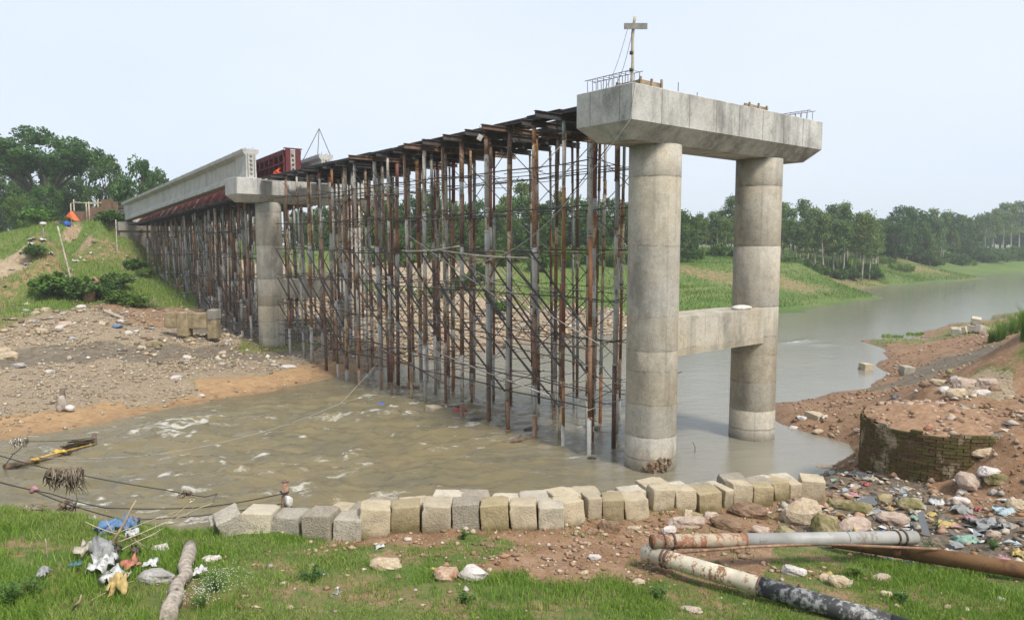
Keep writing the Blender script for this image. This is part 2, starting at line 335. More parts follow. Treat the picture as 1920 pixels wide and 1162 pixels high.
# far bank: shoreline, beach, rubble, embankment to the abutment
for q in [(-200,858,0,'S'),(0,826,0,'S'),(120,806,0,'S'),(220,788,0,'S'),(300,770,0,'S'),(370,757,0,'S'),(440,745,0,'S'),(540,725,0,'S'),(620,708,0,'S'),(700,695,0,'R'),(760,683,0,'R'),(850,667,0,'R'),(960,645,0,'R'),(1080,634,0,'R'),(1170,624,0,'R'),(1230,605,0,'G'),(1290,590,0,'G'),(1380,586,0,'G'),(1464,595,0,'G'),(1510,586,0,'G'),(1580,572,0,'G'),(1656,560,0,'G'),(1630,552,.0,'G'),(1601,547,0,'H'),(1679,534,0,'G'),(1746,529,0,'G'),(1818,518,0,'G'),(1920,509,0,'G'),
          (0,790,.22,'S'),(120,785,.2,'S'),(0,765,.38,'R'),(130,755,.35,'R'),(230,750,.28,'R'),(320,735,.3,'R'),(430,722,.3,'S'),(470,715,.32,'S'),(540,700,.3,'S'),(600,695,.15,'S'),(500,680,.4,'R'),(420,695,.45,'R'),(0,700,.75,'R'),(120,700,.7,'R'),(250,690,.65,'R'),(350,685,.55,'R'),(560,672,.38,'R'),(660,680,.22,'R'),(750,665,.3,'R'),
          (60,672,.85,'M'),(180,670,.85,'M'),(300,660,.8,'M'),(420,658,.6,'M'),(515,663,.35,'M'),(480,648,.5,'H'),(0,672,.95,'M'),
          (0,640,1.5,'R'),(100,630,1.6,'R'),(200,630,1.5,'R'),(300,625,1.35,'R'),(360,640,1.0,'R'),(430,635,.9,'R'),(0,600,2.3,'H'),(80,605,2.15,'R'),(160,595,2.25,'R'),(240,590,2.2,'D'),(300,585,2.1,'D'),(380,590,1.7,'D'),(450,600,1.3,'M'),
          (0,560,3.1,'H'),(90,562,3.0,'G'),(190,558,2.95,'G'),(280,560,2.75,'G'),(340,555,2.6,'G'),(410,560,2.2,'M'),(0,535,3.7,'H'),(60,520,4.1,'D'),(140,525,3.9,'G'),(230,525,3.85,'G'),(310,520,3.7,'G'),(380,525,3.3,'M'),(440,540,2.6,'M'),
          (120,495,4.9,'G'),(200,495,4.8,'G'),(260,495,4.75,'G'),(320,492,4.6,'G'),(380,497,4.2,'M'),
          (30,500,4.9,'C'),(80,485,5.6,'H'),(40,470,6.1,'C'),(15,490,5.2,'H')]: cp(*q)
for px, py, Y, ty in [(80,436,57,'H'),(45,448,57,'G'),(100,460,58,'G'),(110,425,66,'G'),(150,470,62,'P'),(158,488,60,'H'),(140,440,66,'P'),(150,418,70,'P'),(190,440,66,'G'),(215,455,64,'G'),(180,415,71,'D'),(60,420,72,'G'),(0,455,70,'G'),(-100,450,75,'G'),(225,470,62.5,'H'),(20,440,85,'G'),(-200,470,60,'G')]:
    p = UY(px, py, Y); cw(p[0], p[1], p[2], ty)
for s, t, z, ty in [(0,63,8.6,'G'),(3,66,8.9,'D'),(6,70,8.9,'D'),(0,85,8.5,'G'),(6,110,7.5,'G'),(1.2,60.6,6.9,'H'),(2.5,60.5,5.9,'H'),(5,60.5,5.1,'M'),(8,60.5,4.7,'M'),(12,62,4.8,'C'),(14,66,6.0,'G'),(10,50,2.6,'M'),(8,40,.9,'R'),(4,45,1.5,'M'),(4,52,3.0,'M'),(7,56,3.6,'M'),(11,72,8.5,'G'),(12,42,1.0,'R'),(1,35,.7,'M'),(4,34,.5,'M'),(7.5,31,.5,'R')]:
    p = W(s, t); cw(p[0], p[1], z, ty)
# behind the trestle and to the right
for q in [(700,640,.8,'R'),(800,630,.8,'R'),(900,620,.8,'R'),(1000,608,.8,'R'),(1100,598,.8,'R'),(1170,592,.7,'R'),(720,580,2.0,'C'),(820,570,2.2,'C'),(900,565,2.0,'C'),(980,565,1.8,'H'),(1060,560,1.7,'G'),(1140,560,1.5,'G'),(1220,555,1.5,'G'),
          (720,500,4.4,'C'),(820,495,4.6,'C'),(900,492,4.6,'H'),(1000,500,4.2,'G'),(1100,500,4.1,'G'),(1200,495,4.2,'G'),
          (1300,570,.6,'G'),(1330,540,1.6,'G'),(1330,515,2.8,'H'),(1330,495,4.0,'G'),(1420,560,.6,'G'),(1480,565,.5,'G'),(1500,540,1.3,'H'),(1500,515,2.6,'G'),(1500,495,3.9,'G'),(1560,560,.35,'G'),(1590,537,.4,'H'),(1600,515,1.6,'H'),(1600,495,3.3,'G'),(1700,517,.8,'G'),(1700,497,2.6,'H'),(1800,505,.9,'G'),(1800,490,2.4,'G'),(1900,494,1.3,'G'),(1920,485,2.6,'G')]: cp(*q)
for x, y, z in [(-60,100,6),(-30,110,5.2),(0,95,5.0),(25,115,5.2),(50,135,5.0),(80,160,5),(120,200,5),(200,270,5),(0,160,5.5),(100,300,5.5),(-100,200,6),(300,400,5),(-120,60,5),(-70,45,3.5),(-45,34,1.2),(-35,28,.5),(-60,28,1.0),(-25,27.5,.25),(-90,25,1.2)]:
    cw(x, y, z, 'G')
CPa = np.array([(c[0], c[1], c[2]) for c in CP]); TYPES = 'GHDSRMCTP'; CPt = np.array([TYPES.index(c[3]) for c in CP])
keep = []; 
for i in range(len(CPa)):
    if all(np.hypot(*(CPa[i, :2] - CPa[j, :2])) > .12 for j in keep): keep.append(i)
CPa = CPa[keep]; CPt = CPt[keep]
_n = len(CPa)
_D = np.hypot(CPa[:, 0][:, None] - CPa[:, 0], CPa[:, 1][:, None] - CPa[:, 1])
_scale = np.clip(np.hypot(CPa[:, 0], CPa[:, 1]) * .004, .02, 1)      # smoothing grows with distance
_K = np.zeros((_n + 1, _n + 1)); _K[:_n, :_n] = -_D - np.diag(_scale); _K[:_n, _n] = 1; _K[_n, :_n] = 1
_w = np.linalg.solve(_K, np.append(CPa[:, 2], 0))
def _chunks(x, y, f):
    x = np.asarray(x, float).ravel(); y = np.asarray(y, float).ravel()
    return np.concatenate([f(x[i:i + 40000], y[i:i + 40000]) for i in range(0, len(x), 40000)])
def _hb(x, y): return -np.hypot(x[:, None] - CPa[:, 0], y[:, None] - CPa[:, 1]) @ _w[:_n] + _w[_n]
def zones(x, y):
    def f(x, y):
        r = np.hypot(x, y); k = np.clip(r * .035, .25, 4)
        xx = x + (fbm(x / k, y / k, 3, 5) - .5) * k * 2.2; yy = y + (fbm(x / k, y / k, 3, 9) - .5) * k * 2.2
        d = (xx[:, None] - CPa[:, 0]) ** 2 + (yy[:, None] - CPa[:, 1]) ** 2 + 1e-4
        w = 1 / (d * d)
        out = np.stack([w[:, CPt == k].sum(1) for k in range(len(TYPES))], 1)
        return out / out.sum(1, keepdims=True)
    return _chunks(x, y, f)
def zones_fields(x, y):
    q = zones(x, y); g = dict(zip(TYPES, q.T)); return g
def H(x, y, g=None):
    x = np.asarray(x, float).ravel(); y = np.asarray(y, float).ravel()
    h = _chunks(x, y, _hb)
    r = np.hypot(x, y); far = np.clip((r - 300) / 300, 0, 1); h = h * (1 - far) + 5.2 * far
    if g is None: g = zones_fields(x, y)
    land = np.clip((h + .15) / .4, 0, 1)
    rough = .05 * g['G'] + .05 * g['H'] + .16 * g['D'] + .09 * g['S'] + .22 * g['R'] + .06 * g['M'] + .25 * g['C'] + .18 * g['T'] + .05 * g['P']
    k = np.where(r > 30, 2.2, 1.0)
    n = (fbm(x * 1.1, y * 1.1, 4, 21) - .5) * 1.1 + (fbm(x * 5.1, y * 5.1, 3, 31) - .5) * .45
    n += np.where(r > 30, (fbm(x * .33, y * .33, 3, 41) - .5) * 1.6, 0)
    h = h + n * rough * land
    h = h + np.clip((r - 85) / 60, 0, 1) * land * (fbm(x * .08, y * .08, 3, 51) - .5) * .8
    # eroded little terraces of the far grass bank
    f = np.clip((x - 12) / 8, 0, 1) * np.clip((y - 55) / 15, 0, 1) * (h > .15) * np.clip((5 - h) / 1, 0, 1)
    st = .55; fl = np.floor(h / st + fbm(x * .06, y * .06, 2, 61) * 1.6); fr = h / st + fbm(x * .06, y * .06, 2, 61) * 1.6 - fl
    ss = np.clip((fr - .35) / .3, 0, 1); h = h + f * (ss * ss * (3 - 2 * ss) - fr) * st * .75 * np.clip((fbm(x * .11 + 7, y * .11, 3, 67) - .42) * 4, 0, 1)
    return h
def Hs(x, y): return float(H(np.array([x]), np.array([y]))[0])
def coords(segs, lo=None, hi=None):
    out = []
    for a, b, st in segs: out += list(np.arange(a, b - 1e-6, st))
    out.append(segs[-1][1])
    if lo:
        st = out[1] - out[0]; v = out[0]
        while v > lo: st *= 1.35; v -= st; out.insert(0, v)
    if hi:
        st = out[-1] - out[-2]; v = out[-1]
        while v < hi: st *= 1.35; v += st; out.append(v)
    return np.array(out)
def gridmesh(xs, ys):
    X, Y = np.meshgrid(xs, ys); nx, ny = len(xs), len(ys)
    i = np.arange(nx * ny).reshape(ny, nx)
    Fc = np.stack([i[:-1, :-1], i[:-1, 1:], i[1:, 1:], i[1:, :-1]], -1).reshape(-1, 4)
    return X.ravel(), Y.ravel(), Fc
GXS, GYS = (coords([(-60, -22, .55), (-22, -10, .2), (-10, 14, .085), (14, 24, .16), (24, 60, .5), (60, 130, 1.6)], -4500, 4500),
                      coords([(-6, 5, 1.2), (5, 7, .3), (7, 17, .075), (17, 24, .11), (24, 50, .22), (50, 84, .36), (84, 135, .75)], -300, 5500))
gx, gy, gf = gridmesh(GXS, GYS)
gz = zones_fields(gx, gy); gh = H(gx, gy, gz)
GH2 = gh.reshape(len(GYS), len(GXS)); GZ2 = {k: v.reshape(len(GYS), len(GXS)) for k, v in gz.items()}
def samp(arr, x, y):
    x = np.atleast_1d(np.asarray(x, float)); y = np.atleast_1d(np.asarray(y, float))
    i = np.clip(np.searchsorted(GXS, x) - 1, 0, len(GXS) - 2); j = np.clip(np.searchsorted(GYS, y) - 1, 0, len(GYS) - 2)
    fx = (x - GXS[i]) / (GXS[i + 1] - GXS[i]); fy = (y - GYS[j]) / (GYS[j + 1] - GYS[j])
    return (arr[j, i] * (1 - fx) + arr[j, i + 1] * fx) * (1 - fy) + (arr[j + 1, i] * (1 - fx) + arr[j + 1, i + 1] * fx) * fy
def Hs(x, y): return float(samp(GH2, x, y)[0])
def G(px, py, z0=2.2):            # first ground point along the line of sight of this photo pixel
    d = _ray(px, py); Y = np.concatenate([np.arange(5, 30, .04), np.arange(30, 90, .1), np.arange(90, 260, .5)]); k = Y / d[1]
    zz = CAMZ + d[2] * k; h = samp(GH2, d[0] * k, Y); hit = np.nonzero(zz <= np.maximum(h, -.05))[0]
    i = hit[0] if len(hit) else len(Y) - 1
    return np.array([d[0] * k[i], Y[i], h[i]])
# ---- ground material
def ground_material():
    t = NT('ground'); P = t.geo()
    big = t.noise(.35, 5, .6, P); mid = t.noise(2.4, 5, .65, P); fine = t.noise(11, 4, .7, P); vf = t.noise(45, 3, .7, P)
    def colr(f, a, b): return t.ramp(f, [(.3, a), (.7, b)])
    grass = t.mix(t.ramp(t.noise(.16, 5, .7, P), [(.42, 0), (.6, 1)]), colr(mid, (.065, .115, .022), (.10, .170, .034)), colr(mid, (.105, .135, .035), (.15, .185, .055)))
    dirt = t.mix(t.ramp(mid, [(.35, 0), (.65, 1)]), (.21, .118, .062), (.30, .19, .115))
    dirt = t.mix(t.ramp(fine, [(.55, 0), (.7, 1)]), dirt, (.34, .25, .18))
    sand = t.mix(t.ramp(mid, [(.35, 0), (.7, 1)]), (.32, .195, .095), (.42, .28, .15)); sand = t.mix(t.ramp(t.noise(4.5, 6, .75, P, (.5, 1.4, 1)), [(.54, 0), (.62, .75)]), sand, (.17, .11, .065))
    grav = t.mix(t.ramp(fine, [(.35, 0), (.65, 1)]), (.19, .14, .09), (.40, .325, .23))
    grav = t.mix(t.ramp(mid, [(.45, 0), (.7, 1)]), grav, (.25, .18, .11))
    mud = t.mix(t.ramp(mid, [(.35, 0), (.65, 1)]), (.12, .095, .065), (.21, .175, .13))
    tan = t.mix(t.ramp(mid, [(.35, 0), (.65, 1)]), (.26, .19, .12), (.40, .32, .22))
    trash = t.mix(t.ramp(fine, [(.35, 0), (.65, 1)]), (.09, .07, .05), (.22, .17, .12))
    c = t.mix(t.attr('zH'), grass, t.mix(t.ramp(mid, [(.42, 0), (.58, 1)]), grass, dirt))
    for a, v in (('zD', dirt), ('zS', sand), ('zR', grav), ('zM', mud), ('zC', tan), ('zT', trash), ('zP', t.mix(.5, tan, dirt))):
        fac = t.ramp(t.math('ADD', t.attr(a), t.math('MULTIPLY', t.math('SUBTRACT', fine, .5), .5)), [(.38, 0), (.58, 1)])
        c = t.mix(fac, c, v)
    c = t.mix(.6, c, t.ramp(vf, [(.3, .7), (.7, 1.2)]), 'MULTIPLY')
    z = t.sepz(P); wet = t.ramp(t.math('ADD', z, t.math('MULTIPLY', mid, .12)), [(.06, 1), (.26, 0)])
    c = t.mix(t.math('MULTIPLY', wet, .45), c, t.mix(1.0, c, (.45, .42, .40), 'MULTIPLY'))
    r = t.ramp(wet, [(0, .95), (1, .55)])
    t.bump(t.math('ADD', t.math('MULTIPLY', fine, .7), t.math('MULTIPLY', vf, .4)), .8, .06)
    return t.done(c, r, .2)
gme = mesh_np('ground', np.stack([gx, gy, gh], 1), gf, ground_material(), smooth=True)
for k in 'HDSRMCTP': set_attr(gme, 'z' + k, gz[k])
ground = link('ground', gme); tag(ground, kind='structure')
# ================================================================ WATER
FOAM = [(345,798,75,15,.95),(310,815,60,9,.7),(262,808,30,6,.5),(572,924,38,14,1.1),(640,918,24,9,.6),(345,923,52,12,.85),(300,930,30,7,.5),(505,790,50,8,.6),(655,785,62,10,.75),(600,806,40,6,.55),(760,779,30,7,.55),(690,747,26,7,.8),(735,778,26,7,.5),(655,856,28,8,.8),(607,862,22,6,.8),(545,872,22,5,.6),(640,890,38,6,.8),(452,884,20,5,.5),(450,905,25,4,.5),(800,850,70,6,.7),(740,860,40,5,.4),(870,802,46,7,.75),(930,812,30,7,.5),(720,930,60,6,.6),(700,812,34,5,.6),(196,838,14,5,.7),(150,848,22,4,.5),(80,868,26,4,.4),(500,935,30,5,.5),(420,940,40,5,.5),(900,826,30,5,.5),(1500,641,34,3,.8),(1540,645,22,3,.5),(820,790,26,5,.5),(960,806,16,5,.5),(640,760,24,4,.4),(1050,806,18,3,.35),(480,860,24,4,.4),(560,900,30,4,.4),(370,870,30,4,.35),(230,900,34,4,.35)]
def pts_foam(x, y):
    out = np.zeros_like(x); hump = np.zeros_like(x)
    for s in (1.45, 2.72, 3.95):            # wakes running off the trestle posts
        for k in range(15):
            c = W(s, 2.75 + 1.36 * k); u = (c[0] - x) * .97 + (c[1] - y) * .24; v = -(x - c[0]) * .24 + (y - c[1]) * .97
            e = np.exp(-((u - .45) / .55) ** 2 - (v / (.13 + .12 * np.clip(u, 0, 2))) ** 2) * (.55 + .35 * (k % 3) / 2); out = np.maximum(out, e); hump = np.maximum(hump, .25 * np.exp(-((u) / .2) ** 2 - (v / .2) ** 2))
    for px, py, a, b, k in FOAM:
        c = U(px, py, 0); ex = U(px + a, py - a * .13, 0) - c; ey = U(px, py - b, 0) - c
        u = ((x - c[0]) * ex[0] + (y - c[1]) * ex[1]) / (ex[0] ** 2 + ex[1] ** 2)
        n = np.array([-ex[1], ex[0]]) / np.hypot(ex[0], ex[1]); L = abs(ey[0] * n[0] + ey[1] * n[1]); v = ((x - c[0]) * n[0] + (y - c[1]) * n[1]) / L
        e = np.exp(-(u * u + v * v)); out = np.maximum(out, k * e); hump = np.maximum(hump, k * np.exp(-(u * u + (v * .8) ** 2)) * min(L, .8))
    return out, hump
wx, wy, wf = gridmesh(coords([(-60, -22, .5), (-22, 6, .095), (6, 14, .13), (14, 60, .4), (60, 140, 1.2)], -400, 500),
                      coords([(6, 13, .5), (13, 31, .09), (31, 50, .22), (50, 100, .5), (100, 200, 1.2)], None, 320))
rap = np.clip((8 - wx) / 9, 0, 1) * np.clip((37 - wy) / 8, 0, 1); rap = rap * (0.25 + .75 * np.clip((3.5 - wx - (wy - 16) * .15) / 5, 0, 1))
fu = wx * .97 + wy * .24; fv = -wx * .24 + wy * .97
foam, hump = pts_foam(wx, wy)
r1 = 1 - np.abs(2 * fbm(fu * .55, fv * 1.5, 4, 3) - 1); r2 = 1 - np.abs(2 * fbm(fu * 1.7, fv * 3.8, 3, 13) - 1)
r3 = fbm(fu * 1.1, fv * 2.9, 3, 83); wh = (.003 + .10 * rap) * (r1 - .6) * 2.0 + (.004 + .05 * rap) * (r2 - .6) * 2 + (.006 + .16 * rap) * (r3 - .5) * 2 + hump * .20 * (.3 + 1.2 * r2)
wh += .009 * (fbm(wx * 2.2, wy * 3.1, 3, 23) - .5) * np.clip(1.4 - wy / 60, .2, 1)
wh = wh * np.clip(-samp(GH2, wx, wy) / .6, .12, 1); wh = wh * np.clip(30 / np.maximum(np.hypot(wx, wy), 1), .12, 1)
ft = fbm(fu * 2.2, fv * 6.5, 4, 33); ft2 = fbm(fu * 1.3, fv * 7.5, 5, 73); fst = fbm(fu * .7, fv * 2.4, 3, 43)
gen = rap * np.clip((r1 - .87) / .1, 0, 1) * np.clip((ft - .50) / .12, 0, 1) * np.clip((fst - .45) / .2, 0, 1) * .75
rl = 1 - np.abs(2 * fbm(fu * .75, fv * 4.2, 4, 103) - 1); ln = np.clip((rl - .80) / .16, 0, 1); fm = np.clip(foam * (.95 * ln * (.5 + ft) + .45 * np.clip((ft2 - .5) * 4, 0, 1)) * 1.05 - .06, 0, .62); fm = np.clip(np.maximum(fm, gen), 0, 1)
def water_material():
    t = NT('river_water'); P = t.geo()
    silt = t.noise(.22, 4, .55, P, (1, 1.6, 1)); silt2 = t.noise(.9, 4, .6, P, (.7, 2.2, 1))
    c = t.mix(t.ramp(silt, [(.35, 0), (.68, 1)]), (.168, .138, .074), (.122, .108, .068))
    c = t.mix(t.ramp(silt2, [(.45, 0), (.7, 1)]), c, (.195, .158, .082))
    c = t.mix(t.ramp(t.attr('rapid'), [(0, 1), (.25, 0)]), c, t.mix(t.ramp(silt, [(.35, 0), (.68, 1)]), (.215, .20, .155), (.19, .18, .145)))  # calm reach: paler silt, with some sky reflection put into the colour
    fo = t.attr('foam'); fn = t.noise(17, 5, .8, P, (.45, 1.5, 1))
    f = t.ramp(t.math('ADD', fo, t.math('MULTIPLY', t.math('SUBTRACT', fn, .5), 1.5)), [(.22, 0), (.80, 1)]); f = t.math('MULTIPLY', f, t.ramp(fo, [(0, 0), (.12, 1)]))
    c = t.mix(t.math('MULTIPLY', f, .8), c, (.60, .59, .54))
    rap_ = t.attr('rapid')
    b1 = t.noise(3.2, 4, .6, P, (.75, 1.9, 1), .4); b2 = t.noise(11, 4, .65, P, (.7, 1.5, 1)); b3 = t.noise(30, 3, .6, P, (.7, 1.4, 1))
    h = t.math('ADD', t.math('MULTIPLY', b1, t.math('ADD', t.math('MULTIPLY', rap_, .9), .30)), t.math('ADD', t.math('MULTIPLY', b2, t.math('ADD', t.math('MULTIPLY', rap_, .5), .16)), t.math('MULTIPLY', b3, t.math('ADD', t.math('MULTIPLY', rap_, .2), .02))))
    t.bump(h, .6, .055)
    t.b.inputs['IOR'].default_value = 1.333
    return t.done(c, t.ramp(f, [(0, .035), (1, .7)]), .5)
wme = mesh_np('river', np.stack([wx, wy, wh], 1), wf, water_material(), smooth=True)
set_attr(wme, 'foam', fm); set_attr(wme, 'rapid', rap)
river = link('river', wme); tag(river, kind='structure')
# ================================================================ BRIDGE
def wbox(mb, s0, s1, t0, t1, z0, z1, m=0):
    return mb.hexa([W(s0, t0, z0), W(s1, t0, z0), W(s1, t1, z0), W(s0, t1, z0), W(s0, t0, z1), W(s1, t0, z1), W(s1, t1, z1), W(s0, t1, z1)], m)
CL, CW_, CH = 9.66, 2.02, .93
S1, S2 = 2.17, 7.51
def pier(t0, ztop, zbase, label):
    root = thing('bridge_pier', label, 'bridge pier', W(4.8, t0 + 1, max(0, zbase)))
    zb = ztop - CH; i = .42
    cap = MB()
    def ring(k, z): return [W(k, t0 + k, z), W(CL - k, t0 + k, z), W(CL - k, t0 + CW_ - k, z), W(k, t0 + CW_ - k, z)]
    P = ring(i, zb - .42) + ring(0, zb) + ring(0, ztop - .02) + ring(.02, ztop)
    Fs = [(3, 2, 1, 0), (12, 13, 14, 15)]
    for k in range(3):
        for j in range(4): Fs.append((k * 4 + j, k * 4 + (j + 1) % 4, k * 4 + 4 + (j + 1) % 4, k * 4 + 4 + j))
    cap.add(P, Fs); co = cap.build('pier_cap', concrete_cap, root)
    for k in range(1, 8):                      # formwork joints cast into the faces
        s = k * CL / 8 + random.uniform(-.05, .05)
        for tt, sg in ((t0, -1), (t0 + CW_, 1)):
            m = MB(); wbox(m, s - .009, s + .009, min(tt, tt + sg * .004), max(tt, tt + sg * .004), zb + .01, ztop - .03); m.build('formwork_seam', seam, co)
    for ss, sg in ((0, -1), (CL, 1)):
        for q in (.42, 1.5):
            m = MB(); wbox(m, min(ss, ss + sg * .004), max(ss, ss + sg * .004), t0 + q - .009, t0 + q + .009, zb + .01, ztop - .03); m.build('formwork_seam', seam, co)
    R = .75; lifts = [8.45, 6.5, 4.5, 3.5, 2.9, 1.0]
    for s in (S1, S2):
        c = W(s, t0 + 1.01); prof = [(R + .015, zbase - 1.6)]
        for z in sorted(lifts):
            if z > zbase + .3:
                d = random.uniform(-.006, .006)
                prof += [(R + d, z - .012), (R - .003, z - .005), (R - .003, z + .005), (R + d * .3, z + .012)]
        prof += [(R, zb - .41)]
        m = MB(); m.lathe((c[0], c[1], 0), prof, 56); m.build('column', concrete_pier, root)
    m = MB(); wbox(m, S1 + .40, S2 - .40, t0 + 1.01 - .62, t0 + 1.01 + .62, 3.32, 4.45); m.build('tie_beam', concrete_pier, root)
    return root, co
pier_near, cap_near = pier(0, 10.7, 0, 'grey concrete river pier with two round columns standing clear in the water')
pier_far, cap_far = pier(29.53, 10.39, .1, 'grey concrete pier carrying girder ends, standing on the gravel bank inside the trestle')
# broken skirt of concrete at the foot of the near column
m = MB(); c = W(S1, 1.01)
for k in range(26):
    a = -1.45 + random.uniform(-.55, .62); zz = random.uniform(.02, .45) * (1 - abs(a + 1.3) * .55); r = .75 + random.uniform(-.02, .035); d = random.uniform(.05, .12)
    p = np.array([c[0] + r * math.cos(a), c[1] + r * math.sin(a), zz])
    m.box(p, (d * 1.4, d, d), R=Matrix.Rotation(random.uniform(0, 3), 3, random.choice('XYZ')) @ Matrix.Rotation(random.uniform(0, 3), 3, 'Z'))
m.build('broken_concrete', simple('exposed_core', (.19, .13, .08), .95, .5, 8, bump=.5), pier_near)
# laitance and chips on top of the beam, and the cement bag
bag = MB(); b0 = W(6.3, .75, 4.45)
def blob(mb, c, rx, ry, rz, seed, n=10, amp=.18, m=0, flat=None):
    V = []; Fs = []; k = n
    for i in range(k + 1):
        th = math.pi * i / k
        for j in range(2 * k):
            ph = math.pi * j / k; d = Vector((math.sin(th) * math.cos(ph), math.sin(th) * math.sin(ph), math.cos(th)))
            q = 1 + amp * 2 * (mnoise.noise(d * 1.6 + Vector((seed * 7.1, seed * 3.3, 0)))) + amp * .8 * mnoise.noise(d * 4 + Vector((seed, 0, seed)))
            z = d.z * rz * q
            if flat is not None: z = max(z, -rz * flat)
            V.append((c[0] + d.x * rx * q, c[1] + d.y * ry * q, c[2] + z))
    for i in range(k):
        for j in range(2 * k): Fs.append((i * 2 * k + j, (i + 1) * 2 * k + j, (i + 1) * 2 * k + (j + 1) % (2 * k), i * 2 * k + (j + 1) % (2 * k)))
    mb.add(V, Fs, m, True)
sack_white = simple('woven_sack_white', (.56, .54, .49), .9, .2, 10, bump=.4)
blob(bag, b0 + np.array([0, 0, .06]), .34, .2, .09, 3, 8, .1, flat=.65)
tag(bag.build('cement_sack', sack_white), 'pale cement sack lying on the tie beam between two columns', 'sack')
# ---- things on the near cap
def stirrup_cage(s0, s1, tc, w, h, zt, n, along, label):
    root = thing('rebar_cage', label, 'rebar', W((s0 + s1) / 2, tc if along == 's' else (tc), zt))
    for k in range(n):
        f = k / (n - 1); m = MB()
        if along == 's': a = W(s0 + (s1 - s0) * f, tc - w / 2); b = W(s0 + (s1 - s0) * f, tc + w / 2)
        else: a = W(s0, tc + (f - .5) * w); b = W(s1, tc + (f - .5) * w)
        j = random.uniform(-.02, .02)
        m.tube([(a[0], a[1], zt - .05), (a[0] + j, a[1], zt + h), (b[0] + j, b[1], zt + h), (b[0], b[1], zt - .05)], .0095, 5); m.build('stirrup', rebar_m, root)
    for e in (0, 1):
        m = MB()
        if along == 's': p = W(s0 - .15, tc + (e - .5) * w, zt + h); q = W(s1 + .15, tc + (e - .5) * w, zt + h)
        else: p = W(s0 if e else s1, tc - w / 2 - .12, zt + h); q = W(s0 if e else s1, tc + w / 2 + .12, zt + h)
        m.tube([p, q], .0095, 5); m.build('longitudinal_bar', rebar_m, root)
    return root
stirrup_cage(.18, .52, 1.0, 1.55, .36, 10.7, 9, 't', 'rebar cage rising from the cap end beside the bamboo cross')
stirrup_cage(CL - .55, CL - .2, 1.0, 1.45, .36, 10.7, 8, 't', 'rebar cage on the cap end far from the bamboo cross')
def form_box(s0, s1, t0, t1, h, label):
    root = thing('bearing_formwork', label, 'formwork', W((s0 + s1) / 2, (t0 + t1) / 2, 10.7))
    th = .03
    for (a0, a1, c0, c1, ex) in ((s0, s1, t0, t0 + th, 1), (s0, s1, t1 - th, t1, 1), (s0, s0 + th, t0, t1, 0), (s1 - th, s1, t0, t1, 0)):
        for r in range(2):
            e = random.uniform(.05, .3) if ex else 0; f = 0 if ex else .032
            m = MB(); wbox(m, a0 - e, a1 + e * .7, c0 + f, c1 - f, 10.703 + r * h / 2, 10.70 + (r + 1) * h / 2 - .004)
            m.build('plank', timber, root)
    for s in (s0 - .06, s1 + .02, (s0 + s1) / 2):
        m = MB(); wbox(m, s, s + .06, t0 - .05, t0 - .003, 10.702, 10.70 + h + random.uniform(.02, .1)); m.build('batten', timber, root)
form_box(.95, 1.75, .55, 1.25, .30, 'timber formwork box on the cap next to the bamboo cross')
form_box(6.2, 7.1, .6, 1.3, .28, 'timber formwork box midway along the cap between bare rebars and cage')
for s, h in ((3.0, .55), (3.9, .38), (6.0, .2)):
    m = MB(); p = W(s, .9, 10.7); m.tube([p, p + np.array([.01, 0, h])], .012, 5)
    tag(m.build('starter_bar', rebar_m), 'single upright rusty rebar on the near cap between the timber boxes', 'rebar', 'upright bars on the cap')
m = MB()
for k in range(9):
    p = W(3.7 + k * .14, .7, 10.73); m.tube([p, W(3.7 + k * .14 + .1, 1.2, 10.74)], .009, 5)
m.tube([W(3.6, .75, 10.75), W(5.3, .8, 10.76)], .009, 5); m.tube([W(3.6, 1.1, 10.75), W(5.2, 1.1, 10.75)], .009, 5)
tag(m.build('rebar_mat', rebar_m), 'flat mat of rebar lying in the middle of the near cap', 'rebar')
# bamboo cross
root = thing('bamboo_cross', 'bamboo pole with a grey plank nailed across it on the near cap', 'pole', W(.18, .2, 10.7))
b0 = W(.18, .2, 10.7); m = MB(); pts = []; rad = []
for k in range(13):
    z = k * .142; pts.append(b0 + np.array([.025 * math.sin(k * .5), 0, z])); rad.append(.036 if k % 3 else .043)
pts = [p + np.array([.0024 * i * i * .25, 0, 0]) for i, p in enumerate(pts)]
m.tube(pts, rad, 8); m.build('pole', bamboo, root)
tp = pts[-1]; m = MB(); m.box(tp + np.array([0.01, -.045, -.26]), (.60, .025, .15)); pk = m.build('plank', timber_grey, root)
for zz in (.75, .32):
    m = MB(); m.tube([b0 + np.array([.0, 0, zz]), b0 + np.array([.0, 0, zz + .08])], .052, 8); m.build('lashing', dark_steel, root)
for dx, q in ((-.2, W(.3, 1.3, 10.72)), (-.06, W(.2, .8, 10.72))):
    a = tp + np.array([dx, -.06, -.33]); m = MB()
    m.tube([a * (1 - f) + q * f - np.array([0, 0, .22 * math.sin(math.pi * f)]) for f in np.linspace(0, 1, 9)], .006, 4); m.build('wire', wire_m, root)
# long pale rope from the cap down to the trestle
ra, rb = W(.1, 0.05, 10.74), W(1.3, 9.0, 5.8); rm = W(-.08, -.03, 9.75)
pts = [ra, W(.1, -.03, 10.68)] + [rm * (1 - f) + rb * f - np.array([0, 0, .9 * math.sin(math.pi * f)]) for f in np.linspace(0, 1, 14)]
m = MB(); m.tube(pts, .011, 5); tag(m.build('rope', rope_m), 'long pale rope sagging from the near cap down into the trestle', 'rope')
